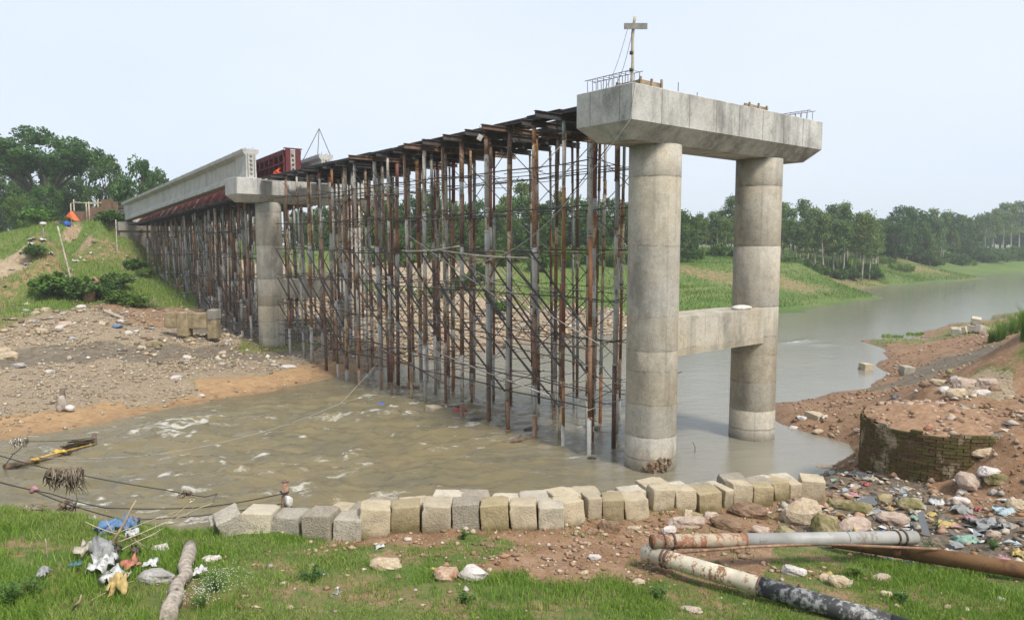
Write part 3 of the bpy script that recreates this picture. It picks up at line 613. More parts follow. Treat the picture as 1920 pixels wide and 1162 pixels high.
# ---- girders of the finished span
def zg(t): return 10.45 + (8.78 - 10.45) * (t - 30.3) / (62 - 30.3)
GH = 1.66
def girder_profile(ds):
    return [(-.32, 0), (.32, 0), (.32, .22), (.11, .42), (.11, 1.30), (.46, 1.46), (.48, GH), (-.48, GH), (-.46, 1.46), (-.11, 1.30), (-.11, .42), (-.32, .22)]
def end_profile(): return [(-.32, 0), (.32, 0), (.32, .22), (.30, .42), (.30, 1.30), (.46, 1.46), (.48, GH), (-.48, GH), (-.46, 1.46), (-.30, 1.30), (-.30, .42), (-.32, .22)]
def girder(sc, t0, t1, label):
    root = thing('bridge_girder', label, 'girder', W(sc, t0, zg(t0)), group=None)
    m = MB(); secs = [(t0, end_profile()), (t0 + 1.5, end_profile()), (t0 + 2.4, girder_profile(0)), (t1 - 2.4, girder_profile(0)), (t1 - 1.5, end_profile()), (t1, end_profile())]
    n = 12; V = []; Fs = []
    for t, pr in secs: V += [W(sc + a, t, zg(t) + b) for a, b in pr]
    for k in range(len(secs) - 1):
        for j in range(n): Fs.append((k * n + j, (k * n + (j + 1) % n), (k + 1) * n + (j + 1) % n, (k + 1) * n + j))
    Fs.append(tuple(range(n))); Fs.append(tuple(range((len(secs) - 1) * n, len(secs) * n))[::-1])
    m.add(V, Fs); m.build('girder_body', concrete_girder, root)
    for k in range(5):                      # anchor heads in a recess of the end block
        z = zg(t0) + .32 + k * .25; c = W(sc, t0, z); m = MB(); d = -B2
        m.tube([c, c + np.array([d[0], d[1], 0]) * .07], .085, 10); m.tube([c + np.array([d[0], d[1], 0]) * .07, c + np.array([d[0], d[1], 0]) * .11], .05, 8)
        m.build('anchor_head', MATS['galvanised_grey'], root)
    m = MB()
    for sg in (-1, 1):
        wbox(m, sc + sg * .19 - .025, sc + sg * .19 + .025, t0 - .006, t0 + .0, zg(t0) + .05, zg(t0) + 1.4)
    m.build('anchor_recess_edge', seam, root)
    m = MB(); t = t0 + .2
    while t < t1 - .2:
        for ds in (-.2, .2):
            p = W(sc + ds + random.uniform(-.03, .03), t, zg(t) + GH); m.tube([p - np.array([0, 0, .02]), p + np.array([random.uniform(-.03, .03), 0, random.uniform(.1, .22)])], .011, 4)
        t += .3
    tag(m.build('shear_bars', rebar_m, root), kind='stuff')
    for tb in (t0 + .5, t1 - .5):
        m = MB(); wbox(m, sc - .25, sc + .25, tb - .2, tb + .2, zg(tb) - .16, zg(tb) + .03); m.build('bearing_pad', dark_steel, root)
    return root
girder(1.15, 30.35, 62.4, 'long pale concrete girder forming the outer edge of the finished span')
girder(5.75, 30.1, 62.4, 'pale concrete girder behind the red steel formwork')
# red steel formwork standing round the middle girder
rt0, rt1, rs = 29.75, 62.2, 3.45
root = thing('girder_formwork', 'dark red steel formwork enclosing the middle girder', 'formwork', W(rs, rt0, zg(rt0)))
nP = 14
for k in range(nP):
    ta = rt0 + (rt1 - rt0) * k / nP; tb = rt0 + (rt1 - rt0) * (k + 1) / nP - .02
    for sg in (-1, 1):
        m = MB(); pr = [(.34, -.05), (.36, .24), (.15, .45), (.15, 1.28), (.5, 1.44), (.52, 1.72)]
        V = []; 
        for t in (ta, tb):
            for a, b in pr: V.append(W(rs + sg * a, t, zg(t) + b))
            for a, b in pr[::-1]: V.append(W(rs + sg * (a + .012), t, zg(t) + b))
        n = 12; m.add(V, [(j, (j + 1) % n, n + (j + 1) % n, n + j) for j in range(n)] + [tuple(range(n)), tuple(range(n, 2 * n))[::-1]])
        pn = m.build('side_panel', red_form, root)
        for q in range(3):
            t = ta + (tb - ta) * (q + .15) / 3; m = MB()
            wbox(m, *(sorted((rs + sg * .17, rs + sg * .55))), t, t + .07, zg(t) + .03, zg(t) + 1.70); m.build('rib', red_form, pn)
        m = MB(); m.bar(W(rs + sg * .56, ta, zg(ta) + .95), W(rs + sg * .56, tb, zg(tb) + .95), .06, .1); m.build('waler', red_form, pn)
for sg in (-1, 1):                                  # stop-end frame
    m = MB(); wbox(m, *(sorted((rs + sg * .16, rs + sg * .46))), rt0 - .05, rt0 - .003, zg(rt0), zg(rt0) + 1.74); m.build('end_post', red_form, root)
m = MB(); wbox(m, rs - .56, rs + .56, rt0 - .07, rt0 - .004, zg(rt0) + 1.745, zg(rt0) + 1.82); m.build('end_cap', red_form, root)
m = MB(); wbox(m, rs - .155, rs + .155, rt0 - .002, rt0 + .02, zg(rt0), zg(rt0) + 1.7); sp = m.build('stop_end', MATS['faded_grey'], root)
for k in range(5):
    c = W(rs, rt0 - .002, zg(rt0) + .3 + k * .27); m = MB(); m.tube([c, c - np.array([B2[0], B2[1], 0]) * .03], .07, 10); m.build('duct_cone', dark_steel, sp)
# loose timber boxes by the third girder
for k, (s, t, w) in enumerate(((4.35, 30.0, .5), (4.9, 29.9, .35))):
    m = MB(); wbox(m, s, s + w, t, t + .7, 10.392, 10.392 + .45 - k * .1); wbox(m, s + .02, s + w - .02, t - .03, t - .003, 10.393, 10.80)
    tag(m.build('timber_block', timber), ['larger', 'smaller'][k] + ' timber packing block on the far pier cap beside the red formwork', 'timber')
# lifting tripod rods on the third girder
root = thing('lifting_tripod', 'slender tripod of rods standing on the girder behind the red formwork', 'tripod', W(5.7, 31, zg(31) + GH))
ap = W(5.75, 31, zg(31) + GH + 1.75)
for s, t in ((5.25, 29.9), (5.35, 32.6), (6.2, 30.4)):
    m = MB(); m.tube([W(s, max(t, 30.2), zg(max(t, 30.2)) + GH + .005), ap], .022, 5); m.build('leg', rebar_m, root)
# worker in orange crouching on the far cap
def worker():
    base = W(2.35, 29.62, 10.39)
    root = thing('person', 'person in orange clothes crouching at the edge of the far pier cap', 'person', base)
    fx = A2 * .7 - B2 * .7; f = np.array([fx[0], fx[1], 0]); sd = np.array([-f[1], f[0], 0]); up = np.array([0, 0, 1.])
    J = {}
    def P(fw, s, z): return f * fw + sd * s + up * z
    names = ['pelvis', 'chest', 'neck', 'head', 'headtop']
    co = [P(-.12, 0, .34), P(.10, 0, .66), P(.22, 0, .78), P(.29, 0, .86), P(.34, 0, .97)]; rd = [.15, .16, .055, .095, .07]; ed = [(0, 1), (1, 2), (2, 3), (3, 4)]
    for sg in (-1, 1):
        i = len(co); co += [P(-.08, sg * .12, .33), P(.28, sg * .17, .46), P(.02, sg * .16, .08), P(.2, sg * .17, .04)]; rd += [.10, .075, .05, .04]; ed += [(0, i), (i, i + 1), (i + 1, i + 2), (i + 2, i + 3)]
        i = len(co); co += [P(.13, sg * .2, .68), P(.32, sg * .24, .5), P(.5, sg * .14, .3), P(.57, sg * .11, .24)]; rd += [.065, .048, .036, .035]; ed += [(1, i), (i, i + 1), (i + 1, i + 2), (i + 2, i + 3)]
    me = bpy.data.meshes.new('body'); bm = bmesh.new(); sl = bm.verts.layers.skin.verify(); bv = []
    for p_, r_ in zip(co, rd): v = bm.verts.new(tuple(p_)); v[sl].radius = (r_, r_); bv.append(v)
    bv[0][sl].use_root = True
    for e_ in ed: bm.edges.new((bv[e_[0]], bv[e_[1]]))
    bm.to_mesh(me); bm.free(); o = link('body', me, root)
    me.materials.append(simple('orange_cloth', (.62, .10, .03), .9, .25, 8)); o.modifiers.new('skin', 'SKIN')
    o.modifiers.new('sub', 'SUBSURF').levels = 1; o.modifiers['sub'].render_levels = 2
    root.scale = (.72, .72, .72)
    h = MB(); blob(h, base + P(.305, 0, .93), .092, .092, .08, 2, 6, .05); h.build('hair', simple('black_hair', (.015, .013, .012), .7, .2), root)
worker()
# ---- abutment
root = thing('abutment', 'weathered concrete abutment at the bank end of the finished span', 'abutment', W(5, 62.5, 5))
m = MB(); wbox(m, .1, 10.1, 61.3, 63.6, 7.85, 8.62); m.build('bearing_seat', concrete_old, root)
m = MB(); wbox(m, .25, 9.95, 61.45, 63.5, 3.2, 7.847); m.build('wall', concrete_old, root)
m = MB(); wbox(m, .3, 9.9, 63.0, 63.45, 8.622, 9.3); m.build('backwall', concrete_girder, root)
for s in (1.15, 5.75):
    m = MB(); wbox(m, s - .4, s + .4, 61.55, 62.6, 8.622, 8.66); m.build('bearing_plinth', concrete_girder, root)
# ================================================================ TRESTLES
def zdeck(t): return (10.42 - .012 * (t - 2)) if t < 31 else zg(t) - 1.15 + .5 * min(1, (t - 31) / 30)
def make_post(s, t, ztop, zbot, lean, r):
    p0 = W(s + lean[0], t + lean[1], zbot); p1 = W(s, t, ztop); m = MB(); z = 0; L = ztop - zbot; d = (p1 - p0) / L
    last = -1; zz = 0
    while zz < L - .05:
        ln = min(random.choice((.5, .8, 1.1, 1.5, 1.9, 2.3, 2.8)), L - zz)
        if L - zz - ln < .25: ln = L - zz
        wt = (22, 12, 23, 14, 4, 9, 8, 25, 2) if t < 30 else (20, 30, 26, 3, 1, 4, 4, 20, 3)  # bank trestle gets a darker colour mix, painting in the shade under the span
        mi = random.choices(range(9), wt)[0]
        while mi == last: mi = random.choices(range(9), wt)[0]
        last = mi; rr = r * random.choice((1, 1, 1, .86, 1.1)); j = np.array([random.uniform(-.012, .012), random.uniform(-.012, .012), 0])
        m.tube([p0 + d * zz + j, p0 + d * (zz + ln) + j], rr, 10, mi)
        if zz > .1: m.tube([p0 + d * (zz - .035) + j, p0 + d * (zz + .035) + j], rr * 1.14, 10, random.choice((0, 1, mi)))
        zz += ln
    m.tube([p1, p1 + np.array([0, 0, .02])], r * 1.5, 6, 1, smooth=False)
    return m
def xy_ground(s, t):
    w = W(s, t); return Hs(w[0], w[1])
def ibeam(m, p, q, h, w, mt=0):
    d = q - p; d = d / np.linalg.norm(d); m.bar(p + np.array([0, 0, h - .012]), q + np.array([0, 0, h - .012]), w, .024, mt); m.bar(p + np.array([0, 0, .012]), q + np.array([0, 0, .012]), w, .024, mt); m.bar(p + np.array([0, 0, h / 2]), q + np.array([0, 0, h / 2]), .016, h - .05, mt)
def trestle(label, rows, ts, levels, dark, seed, diag=True):
    random.seed(seed)
    root = thing('steel_trestle', label, 'scaffolding', W(rows[1], ts[len(ts) // 2], 0))
    posts = {}
    for t in ts:
        for s in rows:
            if t < 30 and t > 24.9 and s < 3.5 and not (t < 26.5 and s < 2): posts[(s, t)] = (s, t, (0, 0), .3, zdeck(t)); continue
            if t > 30 and s < 2 and t > 56.5: posts[(s, t)] = (s, t, (0, 0), 6.5, zdeck(t)); continue
            ss = s + random.uniform(-.13, .13); tt = t + random.uniform(-.16, .16); lean = (random.uniform(-.12, .2), random.uniform(-.10, .12))
            if s > 5.6 and t < 3: ss, tt, lean = 5.36, 2.75, (.22, 0)
            g = min(xy_ground(ss + lean[0], tt + lean[1]), .8 if t < 30 else 9)
            zt = zdeck(tt) - .004
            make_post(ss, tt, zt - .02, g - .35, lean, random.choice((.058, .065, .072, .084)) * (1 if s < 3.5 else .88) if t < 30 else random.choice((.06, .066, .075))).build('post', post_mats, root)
            posts[(s, t)] = (ss, tt, lean, g, zt)
    def on(s, t, z):      # point on a post's axis
        ss, tt, ln, g, zt = posts[(s, t)]; f = (zt - z) / max(zt - g, .1); return W(ss + ln[0] * f, tt + ln[1] * f, z)
    off = np.array([-A2[0], -A2[1], 0]) * .105
    for k, s in enumerate(rows):           # lengthwise ledgers, lapped lengths of bar
        for z in levels:
            i = 0
            while i < len(ts) - 1:
                n = random.randint(4, 8); j = min(i + n, len(ts) - 1)
                zz = z + random.uniform(-.06, .06) * (1 + (k > 0)); 
                if zz > posts[(s, ts[j])][3] + .2 or zz > posts[(s, ts[i])][3] + .2:
                    if random.random() < (.97 if k == 0 else .6):
                        zo = zz + (zdeck(ts[j]) - zdeck(ts[i]) if ts[0] > 30 else 0)
                        pts = [on(s, ts[q], zz + (zo - zz) * (q - i) / (j - i) + random.uniform(-.03, .03) - (.03 if q not in (i, j) else 0)) + off for q in range(i, j + 1)]
                        dv = pts[-1] - pts[-2]; pts.append(pts[-1] + dv / np.linalg.norm(dv) * random.uniform(.15, .5))
                        m = MB(); m.tube(pts, random.choice((.020, .024)) if k == 0 else .015, 5); m.build('ledger', random.choice((dark_steel, rebar_m, dark_steel)), root)
                i = j
    for t in ts:                           # crosswise bars
        for z in levels:
            for r in range(len(rows) - 1):
                if random.random() < .5 and z > posts[(rows[r], t)][3] + .3:
                    p = on(rows[r], t, z + random.uniform(-.2, .2)); q = on(rows[r + 1], t, z + random.uniform(-.2, .2)); e = (q - p) / np.linalg.norm(q - p); o2 = np.array([B2[0], B2[1], 0]) * -.1
                    m = MB(); m.tube([p - e * random.uniform(.1, .4) + o2, q + e * .2 + o2], .013, 5); m.build('cross_bar', random.choice((rebar_m, dark_steel, MATS['faded_grey'])), root)
    if diag:
        for k, s in enumerate(rows):
            for i in range(len(ts) - 2):
                for zi, (zt_, zb_, pr) in enumerate(diag):
                    if random.random() > (pr if k == 0 else pr * .6): continue
                    ia, ib = (i + 2, i) if (k % 2 == 0) else (i, i + 2)
                    if zb_ < posts[(s, ts[ib])][3] + .1: continue
                    dz = (zdeck(ts[i]) - 10.3) if ts[0] > 30 else 0
                    p = on(s, ts[ia], zt_ + dz + random.uniform(-.1, .1)) + off * 1.35; q = on(s, ts[ib], zb_ + dz + random.uniform(-.1, .1)) + off * 1.35
                    m = MB()
                    if k == 0 and zt_ < 7: m.bar(p, q, .05, .045)
                    else: m.tube([p, q], .016, 5)
                    m.build('diagonal_brace', dark_steel if k == 0 else random.choice((rebar_m, dark_steel, MATS['faded_grey'])), root)
    return root, posts, on
ROWS = (1.45, 2.72, 3.95, 4.85, 5.75)
TS2 = [2.75 + 1.36 * k for k in range(19)]
LEV = [9.15, 7.72, 6.3, 4.88, 3.35, 2.15, 1.5]
tr2, posts2, on2 = trestle('rusty pipe trestle standing in the river between the two piers', ROWS, TS2, LEV, 0, 21,
    diag=[(6.2, 4.0, .92), (4.8, 2.7, .9), (9.9, 7.9, .3), (3.3, 1.4, .3), (7.7, 6.2, .3)])
random.seed(5)
for t in TS2:
    m = MB(); s0 = random.choice((.3, .6, .9, 1.0, .8, .45)); s1 = random.uniform(5.9, 6.3); h = random.choice((.2, .16, .2))
    ibeam(m, W(s0, t + random.uniform(-.05, .05), zdeck(t) + .003), W(s1, t, zdeck(t) + .003), h, .12)
    m.build('bearer', random.choice((dark_steel, plate_m, dark_steel, MATS['rust_dark'], MATS['faded_grey'] if random.random() < .35 else dark_steel)), tr2)
for k, s in enumerate((1.32, 1.85, 2.4, 3.1, 3.7, 4.4, 5.1, 5.7)):        # stringers laid along the bearers
    t = 2.2 + random.uniform(0, .6)
    while t < 28.5:
        L = random.uniform(3.5, 6.0); te = min(t + L, 29.3); m = MB()
        if random.random() < .92: ibeam(m, W(s + random.uniform(-.1, .1), t, zdeck(t) + .208), W(s + random.uniform(-.1, .1), te, zdeck(te) + .208), .10, .08); m.build('stringer', random.choice((dark_steel, plate_m)), tr2)
        t = te + .05
for s0, s1, z in ((1.4, 2.05, .0), (2.1, 2.65, .0), (2.75, 3.6, .0), (3.65, 4.35, .0), (4.4, 5.1, .0), (5.15, 5.9, .0)):                # plates on top
    t = 2.1
    while t < 29:
        L = random.uniform(1.2, 2.6); te = min(t + L, 29.4)
        if random.random() < .86 and te - t > .3:
            m = MB(); a = random.uniform(-.12, .1); zz = .312 + random.uniform(0, .02); th = .028
            sa, sb = s0 + a, s1 + a * .3
            m.hexa([W(sa, t, zdeck(t) + zz), W(sb, t, zdeck(t) + zz), W(sb, te, zdeck(te) + zz), W(sa, te, zdeck(te) + zz), W(sa, t, zdeck(t) + zz + th), W(sb, t, zdeck(t) + zz + th), W(sb, te, zdeck(te) + zz + th), W(sa, te, zdeck(te) + zz + th)])
            m.build('deck_plate', plate_m, tr2)
        t = te + random.uniform(.01, .08)
# site lamp hung from the deck
root = thing('site_lamp', 'small grey floodlight hanging from the edge of the trestle deck', 'lamp', on2(1.45, TS2[4], 9.9))
p = UY(900, 256, 25.6); m = MB(); m.tube([p + np.array([0, 0, .35]), p + np.array([0, 0, .06])], .012, 5); m.build('bracket', dark_steel, root)
m = MB(); m.box(p - np.array([0, 0, .04]), (.17, .09, .2), R=Matrix.Rotation(.5, 3, 'Y')); m.build('lamp_head', MATS['faded_grey'], root)
# bamboo poles lashed along the trestle
for (t0, t1, s, z0, z1, r) in ((TS2[2], TS2[6], 1.45, 6.12, 6.36, .026), (TS2[5], TS2[8], 1.45, 6.5, 6.3, .03), (TS2[5], TS2[14], 3.95, 9.0, 9.1, .02)):
    p = W(s - .16, t0, z0); q = W(s - .16, t1, z1); m = MB(); n = 12
    m.tube([p + (q - p) * f + np.array([0, 0, -.08 * math.sin(math.pi * f)]) for f in np.linspace(0, 1, n)], [r * (1.18 if k % 3 == 0 else 1) for k in range(n)], 7); m.build('bamboo_pole', bamboo, tr2)
for (a, b, r) in ((W(1.0, 4.2, 1.75), W(1.4, 12.0, 2.4), .022), (W(1.25, 3.0, 2.9), W(1.4, 8.4, 3.2), .018), (W(1.2, 10, 1.1), W(1.9, 18.5, 2.3), .025), (W(.9, 13.5, 1.9), W(1.3, 19.8, 2.5), .025), (W(1.2, 2.2, 3.6), W(1.4, 11, 6.4), .014), (W(1.3, 6.1, 4.3), W(1.2, 12.9, 6.9), .02)):
    m = MB(); m.tube([a, (a + b) / 2 - np.array([0, 0, .05]), b], r, 6); m.build('loose_bar', random.choice((rebar_m, timber_grey, MATS['faded_grey'])), tr2)
# left trestle under the finished span
TS1 = [32.6 + 1.4 * k for k in range(20)]
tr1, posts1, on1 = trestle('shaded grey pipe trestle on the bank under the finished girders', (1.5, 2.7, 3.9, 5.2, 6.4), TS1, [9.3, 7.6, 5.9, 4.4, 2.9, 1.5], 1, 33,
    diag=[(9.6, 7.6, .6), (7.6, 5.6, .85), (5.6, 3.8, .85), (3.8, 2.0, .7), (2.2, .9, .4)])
random.seed(9)
for t in TS1:
    m = MB(); ibeam(m, W(random.uniform(.4, .8), t, zdeck(t) - .0), W(6.8, t, zdeck(t)), .14, .1); m.build('bearer', dark_steel, tr1)
for s0, s1 in ((.82, 1.48), (3.05, 3.95), (5.4, 6.1), (2.3, 2.9), (4.3, 4.9)):
    t = 31.9
    while t < 60.5:
        te = min(t + random.uniform(1.4, 2.6), 60.8); m = MB(); zz = .142; th = .03
        m.hexa([W(s0, t, zdeck(t) + zz), W(s1, t, zdeck(t) + zz), W(s1, te, zdeck(te) + zz), W(s0, te, zdeck(te) + zz), W(s0, t, zdeck(t) + zz + th), W(s1, t, zdeck(t) + zz + th), W(s1, te, zdeck(te) + zz + th), W(s0, te, zdeck(te) + zz + th)])
        m.build('deck_plate', plate_m, tr1); t = te + .03
k = 0
for t in np.arange(32.4, 60.5, .95):         # red soffit frames filling the gap between trestle deck and girders
    m = MB(); m.bar(W(1.30, t, zdeck(t) + .18), W(1.85, t + .25, zg(t) + .02), .07, .07); m.build('raking_strut', red_form, tr1)
    if k % 2 == 0:
        m = MB(); m.bar(W(1.22, t + .4, zdeck(t + .4) + .18), W(1.7, t + .7, zg(t + .5) - .02), .05, .05); m.build('raking_strut', random.choice((MATS['faded_grey'], MATS['rust_brown'])), tr1)
    k += 1
for t in np.arange(32.2, 60, 2.3):
    te = min(t + 2.28, 60.5); m = MB()
    m.hexa([W(1.45, t, zdeck(t) + .19), W(1.47, t, zdeck(t) + .19), W(1.47, te, zdeck(te) + .19), W(1.45, te, zdeck(te) + .19), W(2.1, t, zg(t) + .3), W(2.12, t, zg(t) + .3), W(2.12, te, zg(te) + .3), W(2.1, te, zg(te) + .3)]); m.build('side_shutter', red_form, tr1)
# ================================================================ NEAR BANK
random.seed(101)
def rcube(n=7, r=.12, amp=.03, seed=0):
    """weathered cube, side 1, base at z=0"""
    V = {}; verts = []; Fs = []
    def vid(p):
        k = tuple(np.round(p, 5))
        if k not in V:
            q = np.array(p, float); c = np.clip(q, -.5 + r, .5 - r); d = q - c; L = np.linalg.norm(d)
            if L > 1e-6: q = c + d / L * r
            nv = Vector(q) * 3.1 + Vector((seed * 5.3, seed, 0)); w = mnoise.noise(nv) * amp + mnoise.noise(nv * 3.2) * amp * .6
            q = q * (1 + w); V[k] = len(verts); verts.append((q[0], q[1], q[2] + .5))
        return V[k]
    g = np.concatenate([[-.5, -.5 + r * .55], np.linspace(-.5 + r, .5 - r, n - 3), [.5 - r * .55, .5]])
    for ax in range(3):
        for sg in (-.5, .5):
            for i in range(n):
                for j in range(n):
                    P = []
                    for (a, b) in ((g[i], g[j]), (g[i + 1], g[j]), (g[i + 1], g[j + 1]), (g[i], g[j + 1])):
                        p = [0, 0, 0]; p[ax] = sg; p[(ax + 1) % 3] = a; p[(ax + 2) % 3] = b; P.append(p)
                    f = [vid(p) for p in P]; Fs.append(f if sg > 0 else f[::-1])
    return verts, Fs
def block_mat(name, base, moss, coarse):
    t = NT(name); P = t.geo(); f = t.noise(9, 5, .7, P); b = t.noise(2.5, 4, .6, P); g = t.noise(38, 3, .75, P)
    c = t.mix(t.ramp(b, [(.35, 0), (.65, 1)]), [v * .86 for v in base], [min(1, v * 1.08) for v in base])
    c = t.mix(.75, c, t.ramp(t.rnd(), [(0, (.84, .82, .80)), (.5, (1.0, .95, .86)), (1, (1.08, 1.04, .98))]), 'MULTIPLY')
    c = t.mix(t.ramp(g, [(.32, .65 if coarse else .4), (.5, 0)]), c, [v * .38 for v in base])
    if coarse: c = t.mix(t.ramp(g, [(.56, 0), (.66, .4)]), c, (.58, .55, .48))
    oz = t.sepz(t.coord('Object')); mm = t.math('MULTIPLY', t.ramp(t.math('ADD', oz, t.math('MULTIPLY', t.math('SUBTRACT', b, .5), 1.3)), [(.1, 1), (.1 + .55 * moss, 0)]), min(1, moss))
    c = t.mix(mm, c, t.mix(f, (.10, .085, .03), (.17, .135, .055)))
    c = t.mix(t.math('MULTIPLY', t.ramp(f, [(.62, 0), (.70, 1)]), .6), c, [v * .5 for v in base])
    c = t.mix(t.math('MULTIPLY', t.ramp(t.math('ADD', oz, t.math('MULTIPLY', t.math('SUBTRACT', f, .5), .5)), [(.06, 1), (.22, 0)]), .75), c, (.19, .13, .08))
    c = t.mix(t.ramp(t.noise(4.2, 6, .75, P), [(.52, 0), (.64, .55)]), c, [v * .55 for v in base])
    t.bump(t.math('ADD', f, t.math('MULTIPLY', g, 1.5 if coarse else .8)), .9, .022); return t.done(c, .92, .15)
bm_pale = block_mat('block_pale', (.50, .455, .37), .4, False); bm_moss = block_mat('block_mossy', (.38, .315, .20), .95, False)
bm_coarse = block_mat('block_coarse', (.36, .32, .26), .3, True); bm_tan = block_mat('block_tan', (.46, .395, .29), .55, False); bm_gray = block_mat('block_grey', (.44, .405, .34), .3, True)
BM = {}
def block_mesh(mat, v):
    if (mat.name, v) not in BM:
        V, Fs = rcube(9, (.05, .03, .07, .04, .055)[v], (.035, .025, .06, .03, .045)[v], v + 1); rq = np.random.RandomState(v + 40); cn = [(rq.choice((-.5, .5)), rq.choice((-.5, .5)), rq.choice((0, 1)), rq.uniform(.12, .26)) for _ in range(3)]
        sh = rq.uniform(-.05, .05, 3); V = [(x + sh[0] * (z - .5) + .04 * y * z, y + sh[1] * (z - .5), z + sh[2] * x) for x, y, z in V]
        V = [tuple(np.array(p) - sum((np.array([np.sign(cx), np.sign(cy), 1 if cz else -1]) * max(0, cr - np.linalg.norm(np.array(p) - np.array([cx, cy, cz]))) * .4 for cx, cy, cz, cr in cn), np.zeros(3))) for p in V]; m = MB(); m.add(V, Fs, 0, True); BM[(mat.name, v)] = m.mesh('concrete_block', mat)
    return BM[(mat.name, v)]
#  left px, right px, base y, material, shape
FRONT = [(447,507,1002,bm_pale,1),(508,563,1003,bm_gray,1),(564,622,1011,bm_coarse,2),(622,677,1014,bm_gray,0),(672,732,1009,bm_tan,1),(733,789,1001,bm_moss,0),(790,846,999,bm_tan,1),(848,901,996,bm_coarse,2),(902,956,998,bm_moss,0),(957,1009,996,bm_tan,1),(1010,1060,1000,bm_pale,0),(1052,1103,991,bm_tan,2),(1101,1131,976,bm_tan,1),(1130,1171,978,bm_moss,0),(1172,1221,978,bm_tan,1),(1222,1267,971,bm_tan,0),(1265,1309,961,bm_tan,1),(1310,1357,961,bm_moss,2),(1357,1374,956,bm_tan,1),(1373,1413,949,bm_tan,0),(1412,1452,952,bm_moss,0),(1449,1487,946,bm_moss,2),(1480,1505,934,bm_tan,1),(1501,1545,936,bm_tan,0)]
lab = {}
LOOKS = {0: 'pale cast concrete block with scratched numbers at the grassy end of the row', 1: 'smooth grey block second from the numbered pale block',
         4: 'tilted tan block with scratched marks next to the grey pebbly block', 5: 'mossy block scratched 1216 in the front row', 3: 'grey pebbly block standing nearest the grass in the row',
         2: 'rough honeycombed block between smooth grey and grey pebbly blocks', 7: 'coarse exposed-aggregate block between two smooth tan blocks', 13: 'small dark mossy block recessed between two tan blocks',
         12: 'narrow recessed block beside the small dark mossy one', 23: 'last block of the row beside the rubbish gully', 20: 'green mossed block near the rubbish end of the row', 17: 'rough mossy chunky block next to the thin wedged one', 18: 'thin wedged block filling a gap in the row', 6: 'smooth tan block between the mossy 1216 block and the coarse block', 8: 'mossy-based block just past the coarse aggregate block', 9: 'tan block between the mossy-based and the whitish blocks', 10: 'whitish chipped block fifth from the small dark mossy one', 11: 'rounded tan block beside the narrow recessed one', 14: 'faintly inscribed tan block right after the small dark mossy one', 15: 'dented tan block behind the long pink rock', 16: 'tan block beside the rough mossy chunky block', 19: 'tall tan block just past the thin wedged one', 21: 'dark lumpy mossy block two before the last', 22: 'tan block squeezed in just before the last one'}
front_pos = []; front_z = []
for i, (x0, x1, yb, mt, v) in enumerate(FRONT):
    xc = (x0 + x1) / 2; zc = float(np.interp(xc, [c[0] for c in CREST], [c[2] for c in CREST])); p = U(xc, yb, zc)
    w = (x1 - x0) * p[1] / F * 1.0; w = max(w, .2); sz = min(max(w, .40), .50)
    nx = FRONT[min(i + 1, len(FRONT) - 1)]; pv = FRONT[max(i - 1, 0)]
    q1 = U((nx[0] + nx[1]) / 2, nx[2], zc); q0 = U((pv[0] + pv[1]) / 2, pv[2], zc); a = math.atan2(q1[1] - q0[1], q1[0] - q0[0])
    a = a * .75 + random.uniform(-.07, .07); n = np.array([-math.sin(a), math.cos(a), 0])
    loc = p + n * sz / 2; front_pos.append((loc, a, sz)); front_z.append(Hs(p[0], p[1]))
    o = link('concrete_block', block_mesh(mt, (v + i * 2) % 5)); o.location = (loc[0], loc[1], Hs(p[0], p[1]) - (.04 if i > 3 else .19 if i < 2 else .12))
    o.rotation_euler = (random.uniform(-.05, .05), random.uniform(-.06, .06) + (.09 if i in (3, 4) else 0), a); o.scale = (w * .985, sz, sz * random.uniform(.97, 1.06))
    kind = {bm_tan: 'tan', bm_pale: 'pale', bm_moss: 'moss-stained', bm_gray: 'grey', bm_coarse: 'coarse'}[mt]
    tag(o, LOOKS.get(i, kind + ' concrete block in the front of the long revetment row'), 'block', 'blocks in the revetment row')
    if i in (0, 5):                       # numbers scratched into the wet face
        cu = bpy.data.curves.new('txt', 'FONT'); cu.body = '12-50-1-2' if i == 0 else '1216'; cu.size = .17 if i == 0 else .2; cu.align_x = 'CENTER'; cu.extrude = .004; cu.offset = -.004
        to = bpy.data.objects.new('txt', cu); col.objects.link(to); me = bpy.data.meshes.new_from_object(to); bpy.data.objects.remove(to)
        me.materials.append(simple('scratched_digits', (.26, .21, .14), .95, .2, 5)); me.transform(Matrix.Translation((.02, -.507, .55 if i == 0 else .52)) @ Matrix.Rotation(math.pi / 2, 4, 'X'))
        link('inscription', me, o)
# second row behind, tops showing
for i, (loc, a, sz) in enumerate(front_pos):
    if i < 2 or random.random() < .06: continue
    n = np.array([-math.sin(a), math.cos(a), 0]); q = loc + n * (sz * .5 + .25 + random.uniform(-.01, .04)) + np.array([math.cos(a), math.sin(a), 0]) * .12
    o = link('concrete_block', block_mesh(random.choice((bm_pale, bm_tan, bm_pale, bm_coarse)), random.randint(0, 4))); s2 = random.uniform(.42, .5)
    o.location = (q[0], q[1], front_z[i] - random.uniform(.12, .24)); o.rotation_euler = (random.uniform(-.07, .07), random.uniform(-.07, .07), a + random.uniform(-.15, .15)); o.scale = (s2 * .98, s2, s2)
    tag(o, 'pale concrete block in the water-side row behind the front blocks', 'block', 'blocks in the back revetment row')
for (px, py, w, sz, lb) in ((431, 1006, .36, .42, 'grass-hidden sloping block leaning on the numbered pale block'), (413, 1000, .3, .33, 'half-buried block at the grass edge beyond the sloping one')):
    p = G(px, py); o = link('concrete_block', block_mesh(bm_gray, 2)); o.location = (p[0], p[1] + .25, p[2] - .1); o.rotation_euler = (.1, -.35, .5); o.scale = (w, sz, sz); tag(o, lb, 'block', 'blocks in the revetment row')
